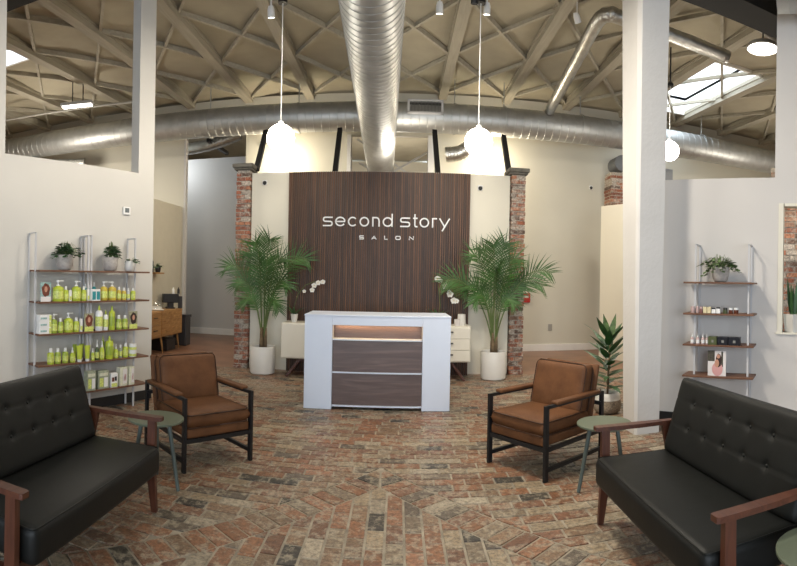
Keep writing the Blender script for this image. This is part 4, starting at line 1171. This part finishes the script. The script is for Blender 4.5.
# second row bottles peeking out behind on the fourth shelf
for x0, x1, yt, yb_, l in ((72,77,344.5,361,'lime tube behind, left of the front tubes on fourth shelf'),(78.5,84,344.0,360.5,'lime tube behind the two front tubes on fourth shelf')):
    am, w, h = L_item(x0, x1, yt, yb_, .05); place('squeeze_tube', SFL, am, .05, SZ[3], w, h*.99, l, 'tube', LIMED)
am, w, h = L_item(101.2,104.2,334.6,357,.06); place('squeeze_bottle', SFL, am, .06, SZ[3], w*1.2, h, 'green-capped bottle behind the lime foam pump on fourth shelf', 'bottle', LIMED)
am, w, h = L_item(110.6,114,338.2,356,.06); place('squeeze_bottle', SFL, am, .06, SZ[3], w*1.2, h, 'lime bottle behind, right of the tallest lime bottle on fourth shelf', 'bottle', WPLA)

# ---- potted trailing plants
def pot_plant(p, w, h, nleaf, spread, label, mat=CONCP, leafm=LEAFD, seed=1, prof=None, trail=.15, size=.05, name='potted_ivy', rise=.09, lean=(0,0), room=None, lim=.07):
    r = random.Random(seed); t = empty(name, p, 0, label, 'potted plant'); R = w/2
    bm = B(); lathe(bm, prof or [(0,0),(R*.6,0),(R*.82,h*.12),(R*.96,h*.45),(R,h*.98),(R*.98,h),(R*.86,h),(R*.84,h*.86),(0,h*.86)], seg=32); q = ob('pot', bm, mat, t, smooth=True, auto=50)
    bm = B(); lathe(bm, [(0,h*.89),(R*.83,h*.88)], seg=20); ob('soil', bm, SOIL, q)
    st = B(); lf = B()
    for k in range(nleaf):
        a = r.uniform(0, 2*PI); e = r.uniform(.1, 1.0)*spread
        c = Vector((math.cos(a)*e+lean[0]*e, math.sin(a)*e*.6+lean[1]*e, 0))
        if room is not None and c.dot(room) < -lim: c = c - room*(c.dot(room)+lim*r.uniform(.2,1))
        top = h*.9 + rise*r.uniform(.2,1)*(1-.6*e/spread)
        if e > R*1.2: top -= trail*r.uniform(0,.8)*(e-R)/spread
        tip = c+Vector((0,0,max(top, .01 if e < R*1.3 else .02)))
        mid = Vector((c.x*.5, c.y*.5, h*.9+rise*r.uniform(.25,1.15)))
        tube(st, [(c.x*.08,c.y*.08,h*.86), mid, tip], .0018, 4)
        for j in range(3):
            pp = mid.lerp(tip, .45+.3*j) if j < 2 else tip
            aa = a + r.uniform(-1.2,1.2)
            d = Vector((math.cos(aa), math.sin(aa), r.uniform(-.3,.5)))
            leaf(lf, pp, d, Vector((-math.sin(aa), math.cos(aa), r.uniform(-.3,.3))), size*r.uniform(.7,1.15), size*.8, .5, .15, n=4, tip=.75)
    ob('stems', st, PALMD, t); ob('leaves', lf, leafm, t, smooth=True)
    return t
def shelf_pt(M, P, D, Nn, x, y, back, z):
    a = on_line(x, y, P-Nn*back, D); q = P - Nn*back + D*a; return (q.x, q.y, z+.0005)
pot_plant(shelf_pt(SFL,SP,SD,SN,64.5,268,.04,SZ[0]), .178, .160, 60, .21, 'ivy in the larger grey concrete pot on the left top shelf', seed=2, size=.055, rise=.14, room=SN, lim=.03)
pot_plant(shelf_pt(SFL,SP,SD,SN,110,271,.04,SZ[0]), .178, .150, 46, .13, 'bushy plant in grey concrete pot, middle of the left top shelf', seed=4, size=.06, trail=.02, rise=.17, room=SN, lim=.03)
pot_plant(shelf_pt(SFL,SP,SD,SN,129.5,272,-.01,SZ[0]), .115, .115, 6, .10, 'small white pot with one trailing sprig, right end of left top shelf', WPOT, seed=6, size=.06, rise=.05, lean=(.9,0), room=SN, lim=.03)
# thermostat
def on_wall(Pw, Dw, Nw, x, y, off=0):
    a = on_line(x, y, Vector((*Pw,0)), Vector((*Dw,0))); q = Vector((*Pw,0))+Vector((*Dw,0))*a; v = ray(x,y); k = q.y/v.y
    return Vector((q.x, q.y, EYE+v.z*k)) + Vector((*Nw,0))*off
nL = Vector((LD[1],-LD[0],0)).normalized()*-1
nL = Vector((.927,-.375,0)); rzL = math.atan2(.375,-.927)
q = on_wall(LP, LD, (nL.x,nL.y), 126, 211, .0)
t = empty('thermostat', q, math.atan2(.927,.375), 'white thermostat with grey screen on the left wall', 'thermostat')
bm = B(); rbox(bm, -.05,.05,-.022,-.001,-.045,.045,.004,2); ob('case', bm, WPLA, t)
bm = B(); box(bm, -.03,.03,-.024,-.022,-.02,.032); ob('screen', bm, plain('lcd', (.08,.1,.11), .3), t)

# ------------------------------------------------------------------ right shelf
RSP = Vector((RP[0]-.70*.215, RP[1]-.714*.215, 0)); RSD = Vector((.70,-.714,0)).normalized(); RSN = Vector((-.714,-.70,0)).normalized()
RSM = Matrix(((RSD.x,RSN.x,0,RSP.x),(RSD.y,RSN.y,0,RSP.y),(0,0,1,0),(0,0,0,1)))
ra = on_line(694.6, 330, RSP, RSD); rb = on_line(748, 330, RSP, RSD); r0 = on_line(684.5, 330, RSP, RSD); r1 = on_line(754.5, 330, RSP, RSD)
RZ = [1.512, 1.195, .88, .565]
shelf_unit('display_shelf', RSM, (r0, r1), (ra, rb), .205, RZ, 'narrow wall shelf with four walnut boards above the right loveseat')
def R_item(x0, x1, ytop, ybot, back):
    P = RSP - RSN*back; a0 = on_line(x0, ybot, P, RSD); a1 = on_line(x1, ybot, P, RSD); am = (a0+a1)/2
    q = P+RSD*am; r = math.hypot(q.x,q.y); ang = abs((RSD.x*q.y-RSD.y*q.x)/r)
    return am, (a1-a0)*ang, (ybot-ytop)*r/F
pot_plant(shelf_pt(RSM,RSP,RSD,RSN,720.5,281,.06,RZ[0]), .178, .155, 56, .25, 'pale ivy spilling from a grey pot on the right top shelf', leafm=LEAFV, seed=9, size=.052, trail=.2, rise=.13, room=RSN, lim=.04)
RG = 'jars and bottles on the right shelf'
sj = [('small_jar',690.5,695,306.5,313,PINK,'pale pink jar'),('small_jar',695.8,699,306.5,313,PINK,'pink jar'),('small_jar',699.4,702.8,306.8,313.2,plain('rose_glass',(.22,.10,.09),.3),'dark rose jar'),
      ('c',703.2,707,307,313.2,plain('cream_card',(.66,.58,.36),.5),'cream cube box'),('c',707.3,711,307,313.3,MATS['cream_card'],'cream cube box'),
      ('wj',711.8,716,308,313.6,WPLA,'white cube jar'),('wj',716.3,720.6,307.5,313.8,WPLA,'white jar with black lid'),
      ('small_jar',722.8,727.6,308.2,314,OLIVE,'olive glass jar'),('small_jar',728.6,733,308.5,314.3,plain('amber_glass',(.11,.03,.015),.25),'amber glass jar'),('small_jar',733.6,738.6,308.6,314.6,MATS['amber_glass'],'amber glass jar')]
for k,(kind,x0,x1,yt,yb_,mat,nm) in enumerate(sj):
    am, w, h = R_item(x0,x1,yt,yb_,-.03)
    lb = nm + ' on right second shelf, ' + ('at the left end' if k == 0 else f'just right of the {sj[k-1][6]}' if k < len(sj)-1 else 'at the right end')
    if k == 4: lb = 'cream cube box on the right second shelf, touching the white cube jar'
    if kind == 'small_jar':
        t = place('small_jar', RSM, am, -.03, RZ[1], w*.96, h, lb, 'jar', mat, RG)
        for c in t.children:
            if c.name.startswith('lid') and mat is not OLIVE: 
                c.data.materials.clear(); c.data.materials.append(WPLA if k > 6 else PINK)
    else: carton('cube_jar' if kind == 'wj' else 'cube_box', RSM, am, -.03, RZ[1], w*.95, h, w*.95, mat, lb, 'jar' if kind=='wj' else 'box', strips=(), group=RG) if kind == 'c' else carton('cube_jar', RSM, am, -.03, RZ[1], w*.95, h, w*.95, mat, lb, 'jar', strips=(('lid_edge',-.5,.5,.78,1.0,BLACKP),), group=RG)
sb = [(690.2,694),(695.8,699.6),(701,704.6),(705.4,708.2)]
for k,(x0,x1) in enumerate(sb):
    am, w, h = R_item(x0,x1,334.2,344.6,-.03)
    place('spray_bottle', RSM, am, -.03, RZ[2], w*.9, h, 'pink dropper bottle on right third shelf, ' + ('leftmost of four','second of four from the left','third of four from the left','beside the olive box')[k], 'bottle', PINK, 'pink dropper bottles on the right third shelf')
for (x0,x1,mat,nm) in ((708.8,717.4,OLIVE,'olive green box on the right third shelf beside the dropper bottles'),(718,728.4,NAVY,'black box on the right third shelf between olive box and black box'),(728.9,740.4,NAVY,'black box at the right end of the right third shelf')):
    am, w, h = R_item(x0,x1,338.2,346,-.01)
    carton('gift_box', RSM, am, -.01, RZ[2], w, h, .09, mat, nm, 'box', strips=(('logo_print',-.1,.14,.3,.62,plain('foil_grey',(.22,.22,.2),.4)),), group='boxes on the right third shelf')
am, w, h = R_item(707.6,726,351,376,-.02)
photo_card(RSM, am, -.02, RZ[3], w, h, HAIRD, PRINTW, 'photo card of dark-haired woman in pink on the lowest right shelf', PRINTP, 'photo cards on the right shelf', body=PRINTP)

# snake plant on the sill of the pass-through
t = empty('snake_plant', tuple((RM @ Vector((1.375,.075,1.0005)))), 0, 'snake plant in white square pot on the pass-through sill at far right', 'potted plant')
bm = B(); 
lo = [bm.verts.new((x*.062,y*.062,0)) for x,y in ((-1,-1),(1,-1),(1,1),(-1,1))]; hi = [bm.verts.new((x*.075,y*.075,.185)) for x,y in ((-1,-1),(1,-1),(1,1),(-1,1))]
bm.faces.new(lo[::-1]); bm.faces.new(hi)
for i in range(4): bm.faces.new((lo[i],lo[(i+1)%4],hi[(i+1)%4],hi[i]))
ob('pot', bm, WPOT, t)
bm = B()
for k in range(8):
    a = k*.9; leaf(bm, (.03*math.cos(a),.03*math.sin(a),.17), (.12*math.cos(a),.12*math.sin(a),1), (math.cos(a+1.2),math.sin(a+1.2),0), rnd.uniform(.3,.44), .045, .02, .25, n=7, tip=.8)
ob('leaves', bm, LEAFD, t, smooth=True)

# ------------------------------------------------------------------ dracaena in a basket
t = empty('potted_dracaena', (2.36,5.62,0), 0, 'leafy dracaena in a wicker basket with white rim beside the column', 'potted plant')
bm = B(); lathe(bm, [(0,0),(.12,0),(.15,.03),(.165,.09),(.15,.155)], seg=32); ob('basket', bm, WICK, t, smooth=True)
bm = B(); lathe(bm, [(.15,.155),(.145,.19),(.135,.235),(.125,.235),(.12,.19),(0,.18)], seg=32); ob('basket_rim', bm, WPOT, t, smooth=True, label='white upper band')
bm = B(); tube(bm, [(-.13,0,.22),(-.15,-.02,.27),(-.11,-.04,.29),(-.08,-.03,.22)], .007, 6); ob('handle', bm, WICK, t)
bm = B(); lathe(bm, [(0,.195),(.12,.19)], seg=20); ob('soil', bm, SOIL, t)
bm = B(); tube(bm, [(0,0,.19),(.01,0,.5),(.03,0,.85)], [.014,.012,.008], 8); ob('stem', bm, TRUNK, t, smooth=True)
bm = B(); r = random.Random(12)
for k in range(34):
    z = .28+.6*k/34; a = k*2.4; up = .25+.9*(k/34)
    leaf(bm, (.015*math.cos(a),.015*math.sin(a),z), (math.cos(a),math.sin(a),up+r.uniform(0,.3)), (-math.sin(a),math.cos(a),0), r.uniform(.28,.38), .088, .8*(1-.6*k/34), .25, n=7, tip=.75)
ob('leaves', bm, LEAFD, t, smooth=True)
bm = B()
for a, e in ((2.6,3.5),(0.4,4)):
    leaf(bm, (.02,0,.82), (math.cos(a),math.sin(a)*.3,e), (0.8,-.5,0), .32, .075, .1, .15, n=7, tip=.8)
ob('top_leaves', bm, LEAFV, t, smooth=True)

# ------------------------------------------------------------------ coffee corner at left
sbd = empty('sideboard', (-4.32,8.70,0), 0, 'oak sideboard with patterned doors against the left cream partition', 'sideboard')
bm = B(); rbox(bm, -.385, 0, -.6, 1.32, .30, .80, .006, 1); ob('body', bm, OAK, sbd)
bm = B()
for k in range(9):
    for j in range(6):
        y0 = .34+k*.104; z0 = .335+j*.073; s = 1 if (k+j) % 2 else -1
        bar(bm, (.013, y0+.01, z0+(.012 if s>0 else .058)), (.013, y0+.094, z0+(.058 if s>0 else .012)), .006, .02)
box(bm, .001, .012, .33, 1.28, .32, .785)
ob('door', bm, OAK, sbd)
for k in range(2):
    bm = B(); rbox(bm, .001, .016, -.25, .30, .325+k*.235, .325+k*.235+.222, .003, 1); d = ob('drawer', bm, OAK, sbd)
    bm = B(); rbox(bm, .017, .035, -.03, .12, .44+k*.235, .455+k*.235, .003, 1); ob('handle', bm, BLACKM, d)
for y in (-.5, .42, 1.18):
    for x in (-.33, -.05):
        bm = B(); tube(bm, [(x,y,.30),(x+(.03 if x>-.2 else -.02),y+.03,0)], [.022,.012], 10); ob('leg', bm, OAKZ, sbd)
def at(x, y, z): return (x, y, z)
bm = B(); rbox(bm, -.16,.16,-.08,.08,.12,.30,.01,2); box(bm, -.06,.06,-.05,.05,0,.13); rbox(bm, -.09,.09,-.07,.07,0,.03,.005,1)
ob('coffee_machine', bm, BLACKP, loc=(-4.50,9.82,.8005), rz=math.radians(35), label='black coffee machine on the oak sideboard', cat='coffee machine')
bm = B(); rbox(bm, -.045,.045,-.015,.015,.0,.25,.004,1); ob('menu_frame', bm, plain('dark_grey', (.05,.05,.055), .4), loc=(-4.36,10.0,.8005), rz=.2, label='dark grey upright panel at the right end of the sideboard', cat='panel')
t = empty('cake_dome', (-4.5,9.15,.8005), 0, 'glass dome over a white plate on the oak sideboard', 'cake dome')
bm = B(); lathe(bm, [(0,0),(.15,0),(.17,.02),(.13,.025),(.12,.07),(.0,.075)], seg=28); ob('plate', bm, WPOT, t, smooth=True, auto=40)
bm = B(); lathe(bm, [(.14,.03),(.14,.12),(.10,.18),(.03,.2),(.02,.22),(0,.225)], seg=28); ob('dome', bm, GLASS, t, smooth=True)
for dy, m, l in ((0,WPLA,'white bottle on top of the black coffee machine'),(.1,BLACKP,'dark bottle on top of the black coffee machine')):
    bm = B(); lathe(bm, [(0,0),(.025,0),(.027,.08),(.012,.11),(.012,.13),(0,.13)], seg=14); ob('syrup_bottle', bm, m, smooth=True, auto=40, loc=(-4.47+dy*.9,9.89+dy*.6,1.1015), label=l, cat='bottle')
bm = B(); rbox(bm, -.15,.15,-.13,.13,0,.64,.02,2); box(bm, -.16,.16,-.14,.14,.60,.65)
ob('waste_bin', bm, plain('bin_grey', (.035,.035,.04), .5), loc=(-4.46,10.34,0), label='tall dark waste bin right of the oak sideboard', cat='bin')
bm = B(); rbox(bm, -.17,.17,-.2,.2,0,.23,.01,1); ob('storage_box', bm, BLACKP, loc=(-4.5,9.52,0), label='black box on the floor under the oak sideboard', cat='box')
bm = B(); rbox(bm, -.02,.16,-.3,.3,0,.03,.003,1); ob('wall_shelf', bm, OAK, loc=(-4.70,9.30,1.50), label='small oak wall shelf on the left cream partition', cat='shelf')
pot_plant((-4.60,9.42,1.5305), .12, .10, 14, .12, 'small trailing plant on the oak wall shelf', BLACKP, seed=20, size=.07, trail=.05)
bm = B(); lathe(bm, [(0,0),(.045,0),(.05,.2),(.03,.24),(0,.24)], seg=16); ob('vase', bm, plain('slate', (.07,.08,.09), .4), smooth=True, auto=40, loc=(-4.62,9.16,1.5305), label='dark slate vase on the oak wall shelf', cat='vase')

# ------------------------------------------------------------------ small fittings
def cam_dome(p, label, d=-1):
    t = empty('security_camera', p, 0, label, 'camera')
    bm = B(); rbox(bm, -.04,.04,-.03,0,-.04,.04,.006,1); ob('base', bm, WPLA, t)
    bm = B(); lathe(bm, [(0,-.01),(.03,0),(.035,.03),(.02,.055),(0,.06)], seg=16, M=Matrix.Rotation(math.radians(110),4,'X')); ob('eye', bm, BLACKP, t, smooth=True)
cam_dome((-2.155,8.279,3.0), 'small security camera on the cream wall left of the slats')
cam_dome((1.26,8.279,2.945), 'small security camera on the cream wall right of the slats')
cam_dome((-2.93,10.899,4.28), 'small spot camera high on the back wall left of the struts')
cam_dome((4.10,10.899,3.56), 'small security camera on the back wall beside the brick pier')
q = Vector((2.67,10.895,1.15))
t = empty('fire_alarm', q, 0, 'red fire alarm box on the back wall right of the right palm', 'fire alarm')
bm = B(); rbox(bm, -.09,.09,-.05,0,-.12,.08,.006,1); ob('case', bm, REDP, t)
bm = B(); rbox(bm, -.06,.06,-.052,-.05,-.02,.02,.001,1); ob('handle', bm, WPLA, t)
bm = B(); rbox(bm, -.045,.045,-.012,0,-.07,.07,.003,1); ob('wall_outlet', bm, plain('outlet_grey', (.3,.29,.26), .5), loc=(3.22,10.899,.50), label='grey wall outlet low on the back wall', cat='outlet')
bm = B(); rbox(bm, -.2,.2,-.02,0,-.15,.15,.003,1)
for i in range(7): box(bm, -.18,.18,-.028,-.02,-.12+i*.04,-.105+i*.04)
ob('wall_vent', bm, plain('vent_grey', (.3,.31,.32), .5), loc=(5.95,10.899,4.02), label='grey louvred vent under the duct right of the column', cat='vent')

# ------------------------------------------------------------------ light
W = bpy.data.worlds.new('sky'); sc.world = W; W.use_nodes = True; nt = W.node_tree
bg = nt.nodes['Background']; bg.inputs['Color'].default_value = (.80,.90,1,1); bg.inputs['Strength'].default_value = 3.0
def area(name, loc, rot, sx, sy, power, color, spread=None):
    l = bpy.data.lights.new(name, 'AREA'); l.shape = 'RECTANGLE'; l.size = sx; l.size_y = sy; l.energy = power; l.color = color
    if spread: l.spread = spread
    o = bpy.data.objects.new(name, l); COL.objects.link(o); o.location = loc; o.rotation_euler = rot; return o
def point(name, loc, power, color, r=.1):
    l = bpy.data.lights.new(name, 'POINT'); l.energy = power; l.color = color; l.shadow_soft_size = r
    o = bpy.data.objects.new(name, l); COL.objects.link(o); o.location = loc; return o
def spotl(name, loc, target, power, color, ang=70, blend=.6, r=.06):
    l = bpy.data.lights.new(name, 'SPOT'); l.energy = power; l.color = color; l.spot_size = math.radians(ang); l.spot_blend = blend; l.shadow_soft_size = r
    o = bpy.data.objects.new(name, l); COL.objects.link(o); o.location = loc
    o.rotation_euler = (Vector(target)-Vector(loc)).to_track_quat('-Z','Y').to_euler(); return o
WARM = (1,.82,.60); WARM2 = (1,.91,.78); COOL = (.78,.88,1)
# daylight through the three front windows and the skylights
for k,x in enumerate((-2.45,0,2.45)):
    area('window_daylight', (x,-4.25,1.9), (PI/2,0,0), 2.2, 2.7, 165, COOL)
area('skylight_daylight', (5.36,8.96,6.15), (0,0,0), 1.2, 2.5, 90, COOL)
area('skylight_daylight', (-6.48,6.4,6.15), (0,0,0), 1.4, 1.6, 60, COOL)
# ceiling lamps over the waiting area
for (x,y,p) in ((0.1,3.6,165),(-1.7,1.2,30),(1.7,1.2,25),(-.3,5.0,90),(-7.5,8,120),(8,7.5,110),(-4.2,7.6,70),(3.6,7.8,60)):
    area('ceiling_lamp', (x,y,4.55), (0,0,0), .5, .5, p, WARM2)
# track spots towards slats, shelves and back wall
spotl('track_beam', (-1.55,6.1,4.55), (-1.2,8.2,1.6), 60, WARM, 60)
spotl('track_beam', (.98,6.1,4.6), (.6,8.2,1.6), 60, WARM, 60)
spotl('track_beam', (.42,6.1,4.5), (.5,5.2,0), 75, WARM, 75, .9)
spotl('track_beam', (-1.55,6.1,4.5), (-1.0,5.2,0), 75, WARM, 75, .9)
for x in (-2.40,1.80): point('wall_lamp', (x,10.35,3.86), 42, WARM, .2)
point('back_fill', (0,14.5,3.6), 160, WARM2, .3)  # fill points without any fixture, added to brighten the rear areas
point('back_fill', (-7.0,8.8,3.6), 110, WARM2, .3)  # added fill, brightens the wall above the left partition
point('back_fill', (7.6,8.6,3.4), 75, WARM2, .3)
point('back_fill', (4.4,6.2,2.9), 30, WARM2, .2)
point('niche_fill', tuple(RM @ Vector((1.7,.75,2.7))), 16, WARM2, .1)  # added fill, brightens the brick wall beyond the pass-through
point('back_fill', (0,9.0,3.5), 60, WARM2, .3)  # added fill behind the reception partition, lifts the ceiling
point('corridor_lamp', (-5.6,11.8,4.2), 45, (.9,.95,1), .2)
area('desk_led', (-.225,6.09,.945), (0,0,0), .95, .02, 1.3, (1,.64,.28))

# ------------------------------------------------------------------ camera
cam = bpy.data.cameras.new('camera'); co = bpy.data.objects.new('camera', cam); COL.objects.link(co)
co.location = (0,0,EYE)
cam.type = 'PANO'; cam.panorama_type = 'CENTRAL_CYLINDRICAL'
cam.central_cylindrical_range_u_min = -CX/F; cam.central_cylindrical_range_u_max = CX/F
cam.central_cylindrical_range_v_min = -(566-CY)/F; cam.central_cylindrical_range_v_max = CY/F
cam.central_cylindrical_radius = 1.0
co.rotation_mode = 'QUATERNION'
R = Matrix(((math.cos(TH), -math.sin(TH), 0), (0, 0, -1), (math.sin(TH), math.cos(TH), 0)))
co.rotation_quaternion = R.to_quaternion()
sc.camera = co
vs = sc.view_settings; vs.view_transform = 'Standard'; vs.look = 'None'; vs.gamma = 1; vs.exposure = 0.0
try: vs.use_curve_mapping = False
except Exception: pass
sc.cycles.use_denoising = True
sc.cycles.max_bounces = 7; sc.cycles.sample_clamp_indirect = 6.0; sc.cycles.caustics_reflective = False; sc.cycles.caustics_refractive = False
